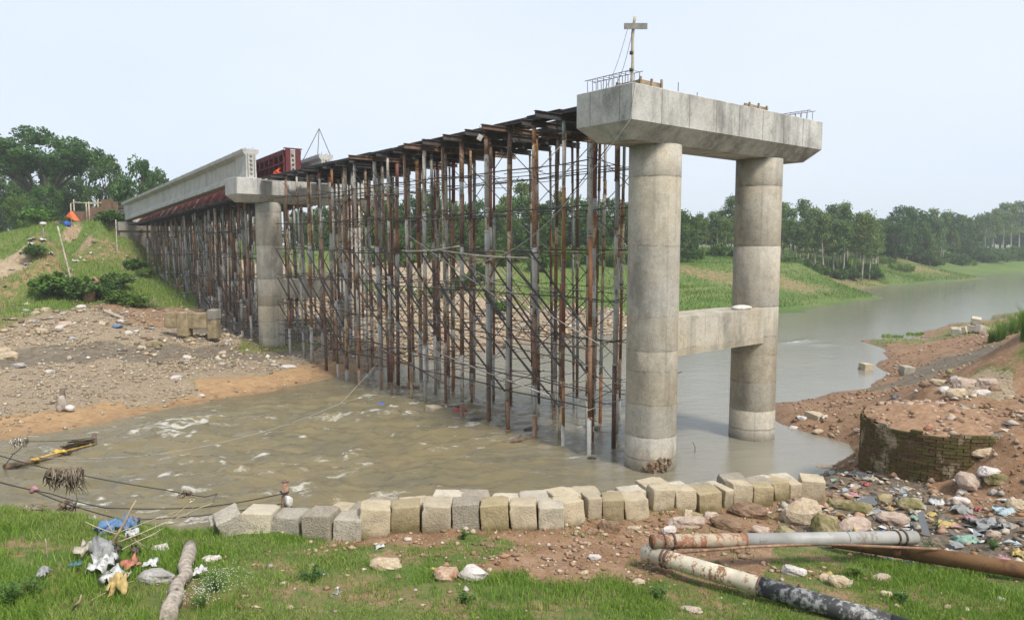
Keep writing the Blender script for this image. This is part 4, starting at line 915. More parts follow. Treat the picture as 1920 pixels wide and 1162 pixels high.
# lone blocks of the far shore, water and gully
for (px, py, z, s, rz, lb) in ((1622, 697, -.12, .5, .3, 'concrete block standing half drowned off the red mud bank'), (1698, 702, .35, .5, .1, 'concrete block sitting on the wet red mud bank'),
      (812, 782, -.25, .5, .7, 'concrete block awash among the trestle posts'), (1531, 806, -.2, .7, .4, 'slab-sided block half sunk at the inlet edge')):
    p = U(px, py, z) if z < 0 else G(px, py, .4); o = link('concrete_block', block_mesh(bm_tan if z < 0 else bm_gray, 1)); o.location = (p[0], p[1], p[2] if z < 0 else p[2] - .05); o.rotation_euler = (.08, .1, rz); o.scale = (s * 1.1, s, s * .9); tag(o, lb, 'block')
for k, (px, py) in enumerate(((1793, 628), (1806, 626), (1822, 624), (1836, 625), (1828, 617))):
    p = G(px, py, .6); o = link('concrete_block', block_mesh(bm_pale, k % 3)); o.location = (p[0], p[1], p[2] - .05 + (.35 if k == 4 else 0)); o.rotation_euler = (random.uniform(-.4, .4), random.uniform(-.4, .4), random.uniform(0, 3)); o.scale = (.62, .6, .55)
    tag(o, 'pale concrete block in the small heap on the far mud spit', 'block', 'heap of blocks on the spit')
# ---- rocks
def rockmat(name, a, b, moss=0):
    t = NT(name); P = t.geo(); f = t.noise(7, 6, .7, P); g = t.noise(30, 3, .7, P)
    c = t.mix(t.ramp(f, [(.35, 0), (.62, 1)]), a, b); c = t.mix(.6, c, t.ramp(g, [(.3, .6), (.7, 1.2)]), 'MULTIPLY')
    if moss: c = t.mix(t.math('MULTIPLY', t.ramp(t.noise(3, 4, .6, P), [(.42, 0), (.58, 1)]), moss), c, (.105, .10, .03))
    t.bump(t.math('ADD', f, g), .8, .02); return t.done(c, .92, .15)
RM = {'pink': rockmat('rock_pink', (.35, .25, .19), (.47, .385, .315)), 'tan': rockmat('rock_tan', (.36, .27, .17), (.52, .43, .31)), 'brown': rockmat('rock_brown', (.15, .095, .06), (.28, .19, .125)),
      'grey': rockmat('rock_grey', (.25, .235, .21), (.42, .40, .365)), 'mossy': rockmat('rock_mossy', (.24, .19, .10), (.36, .30, .18), .85), 'white': rockmat('rock_white', (.45, .40, .36), (.62, .57, .53)), 'redbrick': rockmat('rock_red', (.28, .09, .05), (.50, .40, .29))}
ROCK = {}
def rock_mesh(kind, v):
    if (kind, v) not in ROCK:
        m = MB(); rr = np.random.RandomState(v * 7 + 3)
        n = 9; V = []; Fs = []
        pl = [(Vector(rr.normal(size=3)).normalized(), rr.uniform(.62, .92)) for _ in range(11)] + [(Vector((0, 0, 1)), .75), (Vector((0, 0, -1)), .6)]
        for i in range(n + 1):
            th = math.pi * i / n
            for j in range(2 * n):
                ph = math.pi * j / n; d = Vector((math.sin(th) * math.cos(ph), math.sin(th) * math.sin(ph), math.cos(th)))
                q = min([1.0] + [h / max(d.dot(nn), .001) for nn, h in pl if d.dot(nn) > .05]); q *= 1 + .11 * mnoise.noise(d * 3.5 + Vector((v * 3.1, 0, 0))) + .07 * mnoise.noise(d * 8 + Vector((v, 0, 2)))
                V.append(d * q)
        for i in range(n):
            for j in range(2 * n): Fs.append((i * 2 * n + j, (i + 1) * 2 * n + j, (i + 1) * 2 * n + (j + 1) % (2 * n), i * 2 * n + (j + 1) % (2 * n)))
        m.add(V, Fs, 0, False); ROCK[(kind, v)] = m.mesh('rock', RM[kind])
    return ROCK[(kind, v)]
rk = 0
def rock(px, py, w, h, kind, label, group=None, z0=2.0, dep=None):
    global rk
    rk += 1; p = G(px, py, z0); k = p[1] / F; rx = w * k / 2; rz = h * k / 2; ry = (dep or (rx * .4 + rz * .7))
    o = link('rock', rock_mesh(kind, rk % 7)); o.location = (p[0], p[1] + ry * .6, p[2] + rz * .45); o.scale = (rx * 1.12, ry, rz * 1.2); o.rotation_euler = (random.uniform(-.2, .2), random.uniform(-.15, .15), random.uniform(-.4, .4))
    tag(o, label, 'rock', group); return o
for q in [(724,1068,62,24,'tan','flat tan rock lying alone in the grass'),(838,1090,52,30,'redbrick','rounded red and cream rock in the grass'),(889,1088,58,32,'white','pinkish white rock touching the red and cream one'),
          (1288,992,74,26,'pink','long pink rock below the block row'),(1410,972,72,32,'brown','brown slabby rock against the end of the block row'),(1366,995,66,26,'brown','brown angular rock behind the grey pipe'),
          (1255,1002,30,18,'white','small whitish rock behind the open pipe end'),(1292,978,22,30,'tan','small upright tan rock leaning on a block'),(1308,977,26,20,'mossy','small mossy rock beside the upright tan one'),
          (1335,975,34,20,'pink','pale pink rock in a tuft of grass by the blocks'),(1143,1000,44,28,'brown','dark broken brown rock in front of the blocks'),(1110,1003,28,14,'brown','low rusty brown stone by the broken brown rock'),
          (1188,995,26,10,'tan','flat tan stone chip below the blocks'),(1508,985,78,58,'tan','large yellowish boulder at the end of the block row'),(1556,1005,52,52,'mossy','dark mossy slab leaning beside the yellow hose'),
          (1430,1000,40,16,'pink','small pink rock behind the grey pipe middle'),(1478,1003,40,16,'mossy','low mossy rock near the grey pipe middle'),(1590,965,90,30,'mossy','long mossy boulder lying in the gully'),(1612,1000,70,30,'pink','flat pink slab in the gully'),
          (1680,985,60,26,'pink','pink slab by the gully water'),(1660,945,36,24,'mossy','dark stone beside the gully water'),(1715,955,54,26,'mossy','mossy stone with rags in the gully'),
          (1826,920,52,40,'pink','big round pink boulder below the earth slope'),(1862,898,46,24,'white','white-faced rock above the pink boulder'),(1872,910,42,26,'mossy','mossy rock resting on the slope above the pink boulder'),(1808,928,20,14,'white','small white stone under the pink boulder'),
          (1806,945,34,14,'white','flat whitish stone below the pink boulder'),(1865,930,18,12,'grey','small grey stone between the pink boulder and the round tan stone'),(1910,955,30,26,'tan','round tan stone at the rubbish edge'),(1845,848+10,56,22,'tan','tan slab sticking out of the earth slope'),
          (1868,1010,28,18,'pink','pink stone among pale rags'),(1490,1080,46,22,'white','pale angular stone in the grass between pipes'),(1548,1090,20,14,'tan','tan clod in the grass by the pale stones'),(1576,1102,42,24,'tan','folded cream stone between the pipes'),
          (1655,1092,44,14,'pink','flat pinkish stone in the grass near the brown pipe'),(1300,1145+5,44,12,'pink','flat pink stone in front of the black pipe'),(1665,1120,26,12,'tan','tan stone in the grass near the black pipe'),(1880,1128,18,10,'white','small white stone in the grass below the long brown pipe'),
          (1500,1125,30,14,'tan','tan stone beside the black pipe'),(1198,1098,26,12,'tan','tan pebble in front of the white pipe'),(1115,1050,26,12,'white','pale pebble on the bare earth'),(1095,1078,20,9,'tan','small tan pebble on the bare earth'),
          (298,1035,34,18,'white','pale rounded stone in grass near the driftwood'),(395,1055,38,14,'white','white stone beside the log tip'),(290,1095,80,30,'grey','large grey boulder half in the grass beside the log'),(330,985,44,18,'pink','pale rock at the water edge behind the dead branch'),(285,993,40,16,'tan','low tan rock at the water edge behind the blue sheet'),(388,985,22,14,'white','white lump at the bank edge by the sloping block'),
          (600,960,16,14,'tan','small pale stone on top of a grey block')]:
    rock(*q)
for q in [(1775,735,24,14,'white'),(1800,745,40,22,'tan'),(1815,728,46,26,'pink'),(1855,728,42,26,'pink'),(1845,742,34,14,'white'),(1765,722,34,14,'tan'),(1790,715,22,12,'grey'),(1870,733,24,14,'brown'),(1835,722,22,14,'pink'),(1740,726,26,14,'brown'),(1895,748,18,8,'tan')]:
    rock(*q, 'rock in the broken stone heap above the round brick well', 'stone heap above the brick well', 2.4)
for q in [(10,675,40,20,'tan'),(30,690,30,12,'grey'),(0,665,30,18,'tan'),(120,612,26,14,'pink'),(65,590,18,10,'tan'),(85,585,20,12,'tan'),(45,585,16,8,'grey'),(150,578,18,9,'white'),(75,625,22,12,'tan'),(108,618,16,8,'white'),(265,655,18,9,'tan'),(240,628,18,9,'white'),(92,700,22,8,'white'),(340,632,22,14,'mossy'),(352,640,20,10,'mossy'),(300,640,14,8,'brown'),(415,665,16,10,'pink'),(350,672,20,8,'white'),(290,650,24,10,'mossy'),(330,710,26,8,'white'),(375,745,16,8,'white'),(540,690,30,7,'white'),(170,690,14,6,'tan'),(60,605,16,8,'grey'),(190,610,16,8,'tan'),(225,605,14,7,'white'),(135,640,18,9,'grey')]:
    rock(*q, 'loose rock on the rubble beach below the far embankment', 'rocks on the rubble beach', 1.2)
for q in [(1640,848,20,20,'brown'),(1536,813,20,10,'tan'),(1505,788,18,9,'white'),(1530,773,18,6,'brown'),(1565,762,14,8,'brown'),(1600,757,18,8,'brown'),(1490,805,20,8,'white'),(1545,880,34,12,'tan'),(1515,886,16,8,'brown'),(1628,868,22,12,'brown'),(1600,870,18,8,'tan'),(1785,700,16,12,'mossy'),(1548,782,16,6,'tan'),(1580,790,14,8,'brown'),(1610,810,16,8,'pink'),(1565,800,14,7,'brown')]:
    rock(*q, 'loose rock on the red mud bank around the inlet', 'rocks on the red bank', .6)
# ---- scattered small stones (too many to count)
def stones(name, n, xr, yr, zone_w, smin, smax, cols, seed, cond=None, sink=.25, kind='stuff'):
    rs = np.random.RandomState(seed); x = rs.uniform(*xr, n * 6); y = rs.uniform(*yr, n * 6)
    w = sum(samp(GZ2[k], x, y) * v for k, v in zone_w.items()); h = samp(GH2, x, y)
    w = w * (.25 + 1.5 * np.clip((fbm(x * .5, y * .5, 3, seed) - .35) * 2.5, 0, 1))
    ok = (rs.rand(len(x)) < w) & (h > .01)
    if cond is not None: ok &= cond(x, y)
    x, y, h = x[ok][:n], y[ok][:n], h[ok][:n]; n = len(x)
    base = np.array([(1, 0, 0), (0, 1, 0), (-1, 0, 0), (0, -1, 0), (0, 0, 1), (0, 0, -1), (.6, .6, .6), (-.6, .5, .55)], float)
    fc = np.array([(0, 1, 6), (1, 4, 6), (4, 0, 6), (1, 2, 7), (2, 4, 7), (4, 1, 7), (2, 3, 4), (3, 0, 4), (1, 0, 5), (2, 1, 5), (3, 2, 5), (0, 3, 5)])
    s = smin * (smax / smin) ** (rs.rand(n) ** 2.2); a = rs.uniform(0, 6.28, n)
    B = base[None] * (1 + rs.uniform(-.35, .35, (n, 8, 3))) * np.stack([s * rs.uniform(.8, 1.5, n), s * rs.uniform(.6, 1, n), s * rs.uniform(.35, .75, n)], 1)[:, None]
    X = B[..., 0] * np.cos(a)[:, None] - B[..., 1] * np.sin(a)[:, None] + x[:, None]; Y = B[..., 0] * np.sin(a)[:, None] + B[..., 1] * np.cos(a)[:, None] + y[:, None]
    Z = B[..., 2] + (h + s * sink)[:, None]
    V = np.stack([X, Y, Z], -1).reshape(-1, 3); Fc = (fc[None] + (np.arange(n) * 8)[:, None, None]).reshape(-1, 3)
    me = mesh_np(name, V, Fc, stone_m); c = np.array(cols)[rs.randint(0, len(cols), n)] * rs.uniform(.7, 1.25, (n, 1))
    set_attr(me, 'tint', np.concatenate([np.repeat(c, 8, 0), np.ones((n * 8, 1))], 1), 'FLOAT_COLOR')
    o = link(name, me); tag(o, kind=kind); return o
t = NT('loose_stone'); P = t.geo(); stone_m = t.done(t.mix(.6, t.attr('tint', 'Color'), t.ramp(t.noise(20, 4, .7, P), [(.3, .6), (.7, 1.25)]), 'MULTIPLY'), .92, .15)
tanc = [(.38, .29, .19), (.43, .355, .25), (.25, .185, .125), (.22, .165, .115), (.46, .42, .34), (.30, .24, .17), (.33, .30, .25), (.28, .215, .15)]
redc = [(.27, .165, .10), (.31, .20, .13), (.21, .125, .075), (.38, .28, .20), (.25, .15, .09), (.32, .20, .14), (.29, .19, .12), (.46, .40, .34)]
stones('beach_gravel', 15000, (-34, -3), (24, 48), {'R': 1.0, 'S': .16, 'M': .12, 'D': .4}, .015, .11, tanc, 3)
stones('bank_rubble', 5000, (-16, 24), (40, 64), {'R': .9, 'C': .25, 'M': .1}, .05, .28, tanc, 4)
stones('embankment_rubble', 2500, (-48, -12), (36, 66), {'R': .6, 'D': .6, 'C': .3, 'H': .12, 'G': .02, 'M': .25, 'P': .1}, .05, .25, tanc, 5)
stones('earth_stones', 5500, (-4, 8.5), (7.2, 15), {'D': .8, 'H': .25, 'T': .6, 'G': .03}, .008, .065, redc + tanc[:3], 6)
stones('gully_stones', 3000, (5, 16), (9, 20), {'D': .7, 'T': .9, 'R': .7}, .015, .13, redc + tanc, 7)
stones('red_bank_stones', 4500, (7, 30), (17, 52), {'D': .6, 'R': 1, 'M': .12, 'T': .5}, .015, .12, redc, 8)
# ---- pipes
def pipe(name, p, q, r, segs, mats, label, cat='pipe', hollow=True, n=18):
    p = np.array(p, float); q = np.array(q, float); root = thing(name, label, cat, ((p + q) / 2) - np.array([0, 0, r]))
    for k, (f0, f1, mt, rr) in enumerate(segs):
        a = p + (q - p) * f0; b = p + (q - p) * f1; m = MB(); d = (b - a) / np.linalg.norm(b - a)
        if k == 0 and hollow:
            m.tube([a + d * .5, a + d * .012, a, a, a + d * .5], [r * rr * .9, r * rr * .9, r * rr * .93, r * rr, r * rr], n, cap=False); a = a + d * .5
        m.tube([a, b], r * rr, n, cap=(k != 0) or not hollow); m.build('pipe_section', mt, root)
    return root
def hoop(p, d, r, parent, mt=None, w=.016):
    d = d / np.linalg.norm(d); x = np.cross(d, [0, 0, 1.]); x /= np.linalg.norm(x); y = np.cross(d, x); m = MB()
    m.tube([p + r * (math.cos(a) * x + math.sin(a) * y) for a in np.linspace(0, 2 * math.pi, 19)], w, 6); m.build('hoop', mt or rebar_m, parent)
white_pipe_m = paint_rust('white_flaking_paint', (.56, .50, .385), (.24, .12, .06), .54, .6, 7, 30); black_pipe_m = paint_rust('black_coated_pipe', (.045, .045, .047), (.26, .255, .245), .53, .5, 4, 16)
grey_pipe_m = paint_rust('grey_galvanised_pipe', (.36, .35, .325), (.22, .19, .16), .58, .5, 2, 12); rust_pipe_m = paint_rust('rusty_cream_pipe', (.40, .33, .24), (.25, .11, .06), .50, .7, 5, 20); brown_pipe_m = paint_rust('brown_rust_pipe', (.20, .105, .045), (.12, .055, .03), .55, .75, 3, 16)
a = U(1207, 1034, 2.36); b = U(1425, 1098, 2.36); dv = b - a; e = a + dv * 2.9
for k_, pt in ((0, a), (1, b), (2, a + dv * 2.2)): pass
gz0 = max(Hs(a[0], a[1]), 0); 
pw = pipe('steel_pipe', a, e, .112, [(0, .345, white_pipe_m, 1), (.345, .66, black_pipe_m, 1.04), (.66, 1, black_pipe_m, 1.0)], None, 'flaking white steel pipe with a black coated end lying in the grass')
du = dv / np.linalg.norm(dv)
hoop(a + dv * .345 * 2.9, du, .117, pw, MATS['rust_dark'], .014); hoop(a + du * .30, du, .116, pw); hoop(a + du * .36, du, .116, pw)
c_ = U(1222, 1015, 2.55); d_ = U(1716, 1007, 2.22)
pg = pipe('steel_pipe', c_, d_, .098, [(0, .33, rust_pipe_m, 1), (.33, .335, rust_pipe_m, 1.03), (.335, 1, grey_pipe_m, 1)], None, 'grey galvanised pipe with a rusty open end resting across two pipes')
dg = (d_ - c_) / np.linalg.norm(d_ - c_)
for f in (.16, .30): hoop(c_ + dg * f, dg, .104, pg)
for f in (.22, .34): hoop(d_ - dg * f, dg, .104, pg)
hoop(c_ + (d_ - c_) * .72, dg, .101, pg, MATS['faded_grey'], .008)
m = MB(); m.tube([c_ + dg * .22 - np.array([.03, .02, .05]), c_ + dg * .2 - np.array([.05, .04, .16])], .014, 6); m.build('tie_bar', rebar_m, pg)
g1 = U(1560, 1012, 1.98); g2 = U(1700, 1034, 1.98); g3 = g1 + (g2 - g1) * 4.2
pb = pipe('steel_pipe', g1, g3, .115, [(0, .22, brown_pipe_m, .98), (.22, 1, brown_pipe_m, 1)], None, 'long brown rusty pipe running from the gully out into the grass')
r0 = U(1263, 1036, 2.46); r1 = U(1540, 1019, 2.30); r2 = U(1762, 1029, 2.10)
m = MB(); m.tube([r0, (r0 + r1) / 2 + np.array([0, 0, .02]), r1, r2], .021, 8); tag(m.build('steel_rod', MATS['rust_brown']), 'thin rusty steel rod leaning across the pipes', 'rod')
# ---- log, branches
def wobble(p, q, n, amp, seed): 
    rs = np.random.RandomState(seed); P = [np.array(p) + (np.array(q) - np.array(p)) * f for f in np.linspace(0, 1, n)]
    return [v + rs.uniform(-amp, amp, 3) * (0 < i < n - 1) for i, v in enumerate(P)]
log_m = simple('pale_weathered_bark', (.34, .29, .235), .95, .5, 12, bump=.8)
q0 = G(357, 1040, 2.5); q1 = G(326, 1175, 2.6); m = MB(); pts = wobble(q0 + np.array([0, 0, .12]), q1 + np.array([-.05, 0, .10]), 10, .02, 4)
pts[4] = pts[4] + np.array([.03, 0, -.02]); m.tube(pts, [.085, .092, .09, .082, .075, .072, .08, .085, .088, .09], 12); lg = m.build('log', log_m); tag(lg, 'pale barked log lying end-on in the grass', 'log')
m = MB()
for zf, an in ((2, .8), (5, 2.2), (7, 1.4)): 
    p = np.array(pts[zf]); blob(m, p + np.array([.05 * math.cos(an), -.02, .07 * math.sin(an)]), .03, .035, .025, zf, 5, .2)
m.build('knot', bark, lg)
driftwood = simple('driftwood', (.34, .26, .18), .95, .35, 9); twig_m = simple('dry_twig', (.40, .34, .23), .95, .3, 9)
def branch(px0, py0, px1, py1, Y0, Y1, r, mt, label, name='branch', twigs=0, seed=1, grp=None):
    p = UY(px0, py0, Y0); q = UY(px1, py1, Y1); m = MB(); P = wobble(p, q, 8, r * 1.2, seed); m.tube(P, [r * (1 - .6 * k / 7) for k in range(8)], 6)
    rs = np.random.RandomState(seed)
    for k in range(twigs):
        b = P[rs.randint(2, 7)]; m.tube([b, b + rs.uniform(-.12, .12, 3) + (q - p) * .08, b + rs.uniform(-.25, .25, 3) + (q - p) * .16], r * .28, 4)
    o = m.build(name, mt, origin=p); tag(o, label, 'branch', grp); return o
def gY(px, py): return G(px, py)[1]
branch(205, 1035, 255, 938, gY(205, 1035), gY(205, 1035) + .15, .028, driftwood, 'upright forked driftwood branch in the grass by the blue sheet', seed=3, twigs=2)
branch(205, 1022, 400, 942, gY(205, 1030), gY(205, 1030) + 1.0, .010, twig_m, 'long thin dry stalk arching over the bank edge', seed=4, twigs=5)
branch(215, 1000, 335, 957, gY(215, 1015) + .2, gY(215, 1015) + .5, .008, twig_m, 'thin dry stalk lying over the wires by the driftwood', seed=5, twigs=5)
branch(190, 1050, 305, 990, gY(190, 1050), gY(190, 1050) + .5, .010, twig_m, 'dry twig leaning through the litter heap', seed=6, twigs=4)
branch(133, 1152, 152, 1115, gY(133, 1152), gY(133, 1152) + .05, .025, driftwood, 'short thick broken stick in the grass', seed=7)
branch(150, 1135, 240, 1090, gY(150, 1135), gY(150, 1135) + .4, .009, twig_m, 'thin twig joining the broken stick and yellow cloth', seed=8, twigs=3)
branch(160, 978, 300, 1032, gY(200, 1020) + .4, gY(200, 1020), .008, twig_m, 'crossing dry twig beside the driftwood', seed=9, twigs=4)
branch(85, 1010, 92, 1060, gY(92, 1045) - .02, gY(92, 1045), .006, twig_m, 'dry upright stalk near the grey bag', seed=10)
# ---- wires
def wire(pts, r, label, mt=wire_m, sag=.0, grp=None, name='wire'):
    m = MB(); out = []
    for i in range(len(pts) - 1):
        for f in np.linspace(0, 1, 9)[(0 if i == 0 else 1):]: out.append(np.array(pts[i]) * (1 - f) + np.array(pts[i + 1]) * f - np.array([0, 0, sag * math.sin(math.pi * f)]))
    m.tube(out, r, 5); o = m.build(name, mt); return tag(o, label, 'wire', grp)
# rusty post with prop behind the blocks
pb_ = UY(527, 990, 12.0); pt_ = UY(535, 903, 12.0)
root = thing('fence_post', 'rusty pipe post tied with a broken prop behind the numbered blocks', 'post', pb_ - np.array([0, 0, .5]))
m = MB(); m.tube([pb_ - np.array([0, 0, .5]), pt_], .052, 10); m.build('post', MATS['rust_brown'], root)
m = MB(); m.tube([pt_, pt_ + np.array([0, 0, .02])], .058, 10); m.build('cap', MATS['rust_dark'], root)
m = MB(); m.tube([UY(553, 995, 11.9), UY(546, 955, 12), UY(537, 932, 12.05)], .038, 8); m.build('prop', MATS['rust_dark'], root)
m = MB(); blob(m, UY(541, 940, 11.95), .07, .06, .11, 4, 6, .3); m.build('rag', sack_white, root)
m = MB(); m.tube([UY(526, 921, 11.95), UY(530, 925, 11.9), UY(542, 922, 11.95)], .016, 5); m.build('tie', wire_m, root)
wire([UY(530, 925, 11.95), UY(380, 951, 11.9), UY(200, 952, 11.8), UY(95, 925, 12.2), UY(-40, 893, 12.5)], .010, 'upper black fence wire tied to the rusty post', sag=.02)
wire([UY(528, 944, 11.95), UY(380, 966, 11.6), UY(230, 975, 11.3), UY(110, 976, 11.1), UY(60, 978, 11.2)], .009, 'middle black fence wire tied low on the rusty post', sag=.01)
wire([UY(-40, 890, 12.5), UY(60, 918, 12.3), UY(160, 955, 11.8), UY(285, 985, 11.2)], .010, 'black wire sloping down to the bank from beyond the debris', sag=.02)
wire([UY(-20, 848, 13), UY(90, 878, 13), UY(160, 892, 13.2), UY(310, 918, 13.8), UY(384, 931, 14.2), U(410, 924, -.2)], .010, 'black wire carrying the hanging root clump down to the rapids', sag=.01)
wire([UY(-20, 840, 14), UY(60, 856, 15.5), UY(180, 859, 18.2), UY(300, 851, 20), UY(420, 828, 21.8), UY(540, 795, 24.2), UY(640, 755, 27.5), on2(1.45, TS2[10], 1.35)], .009, 'twisted pale cable drooping across the rapids', mt=MATS['faded_grey'], sag=.02)
wire([U(5, 876, .1) , UY(25, 850, 18), UY(40, 838, 20)], .012, 'short wire hanging from the small pale debris clump', sag=.02)
wire([UY(45, 827, 22), UY(172, 820, 24)], .010, 'thin wire strung to the drowned post', sag=.05)
wire([UY(145, 935, 12), UY(125, 960, 11.8), UY(95, 965, 11.7), UY(60, 945, 11.6)], .012, 'looped vine hanging from the wires above the grass', sag=.06, mt=bark)
wire([UY(140, 900, 12.2), UY(145, 940, 12.1), UY(130, 970, 12.0)], .008, 'thin root strand hanging below the root clump', mt=bark)
# ---- flood debris clumps on wires
def debris(px, py, w, h, Y, n, cols, label, seed, name='flood_debris', rad=.008):
    rs = np.random.RandomState(seed); m = MB(); o = UY(px, py, Y); k = Y / F
    for i in range(n):
        x = rs.uniform(-.5, .5) * w * k; y = rs.uniform(-.1, .1); L = h * k * rs.uniform(.3, 1.05) * (.55 + .9 * abs(mnoise.noise(Vector((x * 5 / (w * k), seed, 0))))); p = o + np.array([x, y, rs.uniform(-.04, .05)])
        m.tube([p, p + np.array([rs.uniform(-.05, .05), rs.uniform(-.07, .03), -L * .5]), p + np.array([rs.uniform(-.12, .12), rs.uniform(-.05, .05), -L])], [rad * rs.uniform(.6, 1.8), rad * rs.uniform(.6, 2), rad * .4], 4, rs.randint(0, len(cols)))
    for i in range(max(3, n // 14)):
        p = o + np.array([rs.uniform(-.45, .45) * w * k, rs.uniform(-.06, .06), -rs.uniform(0, .25) * h * k]); blob(m, p, .07, .05, .05, i + seed, 4, .35, rs.randint(0, len(cols)))
    return tag(m.build(name, cols, origin=o - np.array([0, 0, h * k])), label, 'debris')
dk = [simple('root_dark', (.075, .055, .035), .95, .4, 9), simple('root_brown', (.16, .115, .075), .95, .4, 9), simple('root_grey', (.22, .185, .145), .95, .4, 9)]
debris(123, 882, 68, 52, 12.9, 230, dk, 'big dark clump of roots draped over a wire', 1)
debris(38, 824, 28, 22, 20, 70, [dk[2], sack_white, dk[1]], 'small pale rag clump hung on a wire near the beach', 2)
debris(349, 922, 16, 14, 14, 30, dk, 'little rag caught on the wire above the white rapids', 3)
debris(765, 724, 46, 26, 33, 130, [dk[1], dk[2]], 'brown straw fringe hanging on bars of the river trestle', 4, rad=.016)
debris(128, 945, 26, 22, 12, 40, dk, 'small tangle of roots below the wires', 5)
debris(1117, 800, 9, 20, 22.5, 26, [dk[2], sack_white], 'torn straw caught round a trestle post', 6)
debris(55, 955, 40, 16, 11.4, 60, [dk[2], twig_m, dk[1]], 'dry straw heap on the grassy bank edge', 7)
# ---- beach post with sack and drowned post with debris
p0 = G(118, 770, .3); pt = UY(117, 728, p0[1])
root = thing('beach_post', 'dark stump post wrapped in pale sacking on the gravel beach', 'post', p0)
m = MB(); m.tube([p0 - np.array([0, 0, .2]), pt], [.11, .09], 9); m.build('post', bark, root)
m = MB(); blob(m, p0 + np.array([.03, -.1, .28]), .2, .18, .32, 3, 7, .25); m.build('sack', simple('muddy_sack', (.36, .31, .26), .95, .3, 8), root)
m = MB(); blob(m, p0 + np.array([.3, -.05, .12]), .18, .14, .13, 5, 6, .3); m.build('sack_end', sack_white, root)
p0 = U(172, 838, 0); pt = UY(177, 812, p0[1]); root = thing('drowned_post', 'drowned post with a long tail of flood debris in the river', 'post', p0)
m = MB(); m.tube([p0 - np.array([0, 0, .8]), pt], [.1, .08], 8); m.build('post', bark, root)
m = MB(); rs = np.random.RandomState(5)
for i in range(70):
    f = rs.rand(); a = UY(178 - 20 * f, 822 + 16 * f, p0[1] - .15); m.tube([a, a + np.array([-.3 - .5 * rs.rand(), -.25 * rs.rand(), -.18 * rs.rand()])], .018, 4)
m.build('debris_tail', dk[0], root)
m = MB(); m.tube([UY(8, 875, 20.3), UY(100, 856, 21.6), UY(165, 838, 23.2)], [.09, .07, .05], 8); tag(m.build('floating_pole', dk[1]), 'dark floating pole trailing from the drowned post', 'pole')
m = MB(); m.tube([UY(58, 862, 20.9), UY(110, 848, 21.8), UY(178, 832, 23.2)], .026, 7); blob(m, UY(112, 846, 21.9), .24, .08, .06, 2, 6, .4); blob(m, UY(65, 861, 21), .14, .06, .05, 4, 5, .3)
tag(m.build('yellow_cloth', simple('yellow_plastic', (.50, .33, .07), .8, .45, 9)), 'yellow cloth strip lying on the floating pole', 'cloth')
# ---- bits in the river by the trestle
for (px, py, sx, sy, sz, c, nm, lb) in ((713, 760, .22, .12, .09, (.03, .13, .55), 'plastic_can', 'blue plastic can bobbing in the rapids by the trestle'), (862, 772, .30, .16, .12, (.42, .06, .05), 'red_bundle', 'red bundle snagged between trestle posts at the water'),
        (742, 777, .38, .12, .10, (.05, .045, .035), 'driftwood', 'black driftwood lump breaking the rapids by the trestle'), (1110, 860, .13, .07, .05, (.025, .022, .02), 'dark_scrap', 'black scrap floating beside the foremost trestle post'), (895, 790, .3, .16, .1, (.06, .055, .045), 'sunken_stone', 'dark wet stone awash under the trestle'), (995, 806, .25, .14, .09, (.07, .065, .055), 'sunken_stone', 'wet stone at the foot of a cream painted post'), (855, 766, .35, .2, .1, (.05, .045, .04), 'sunken_stone', 'dark wet stone beside the red bundle')):
    p = U(px, py, 0); m = MB(); blob(m, p + np.array([0, 0, sz * .3]), sx, sy, sz, px % 13, 7, .18); tag(m.build(nm, simple(nm + '_c', c, .5, .2, 6)), lb, nm.split('_')[-1])
m = MB(); P = [U(910, 833, .02), U(945, 830, .06), U(962, 826, .12), U(985, 823, .06), U(1008, 821, .04)]; m.tube(P, [.03, .05, .09, .06, .04], 7); m.tube([P[2], P[2] + np.array([.3, .3, .12])], .03, 5)
tag(m.build('snag', bark), 'brown waterlogged branch lodged against a trestle post', 'branch')
m = MB(); p = U(1303, 848, 0); m.tube([p - np.array([0, 0, .4]), p + np.array([.0, 0, .18]), p + np.array([-.08, 0, .34])], .012, 5); tag(m.build('reed', bark), 'single bent twig sticking out of the water between the columns', 'twig')
# ---- round brick well
WC = np.array([10.78, 18.12]); WR = 1.78; Z0, Z1 = .7, 2.28
t = NT('well_brick'); P = t.geo(); f = t.noise(2.2, 5, .65, P); g = t.noise(9, 4, .7, P); e = t.noise(1.4, 5, .7, P, (1, 1, .8))
c = t.mix(t.rnd(), (.085, .055, .028), (.135, .08, .042)); c = t.mix(t.ramp(f, [(.42, 0), (.62, 1)]), c, (.085, .078, .022)); c = t.mix(t.ramp(t.sepz(P), [(1.75, 0), (2.25, .6)]), c, (.16, .09, .05))
c = t.mix(t.math('MULTIPLY', t.ramp(e, [(.53, 0), (.62, 1)]), t.ramp(t.sepz(P), [(1.1, 1), (1.8, 0)])), c, (.34, .27, .18)); c = t.mix(.6, c, t.ramp(g, [(.3, .55), (.7, 1.25)]), 'MULTIPLY')
t.bump(g, .7, .02); brick_m = t.done(c, .9, .2)
t = NT('well_mortar'); P = t.geo(); f = t.noise(1.7, 5, .7, P); c = t.mix(t.ramp(f, [(.46, 0), (.6, 1)]), (.05, .042, .02), (.34, .28, .19)); mort_m = t.done(c, .95, .1)
well = thing('brick_well', 'round mossy brick well full of red earth at the mud bank', 'well', (WC[0], WC[1], Z0))
m = MB(); m.lathe((WC[0], WC[1], 0), [(WR - .03, Z0 - .5), (WR - .03, Z1 - .3)], 64); m.build('core', mort_m, well)
m = MB(); V = [(WC[0], WC[1], Z1 + .05)]; nr, na = 9, 48
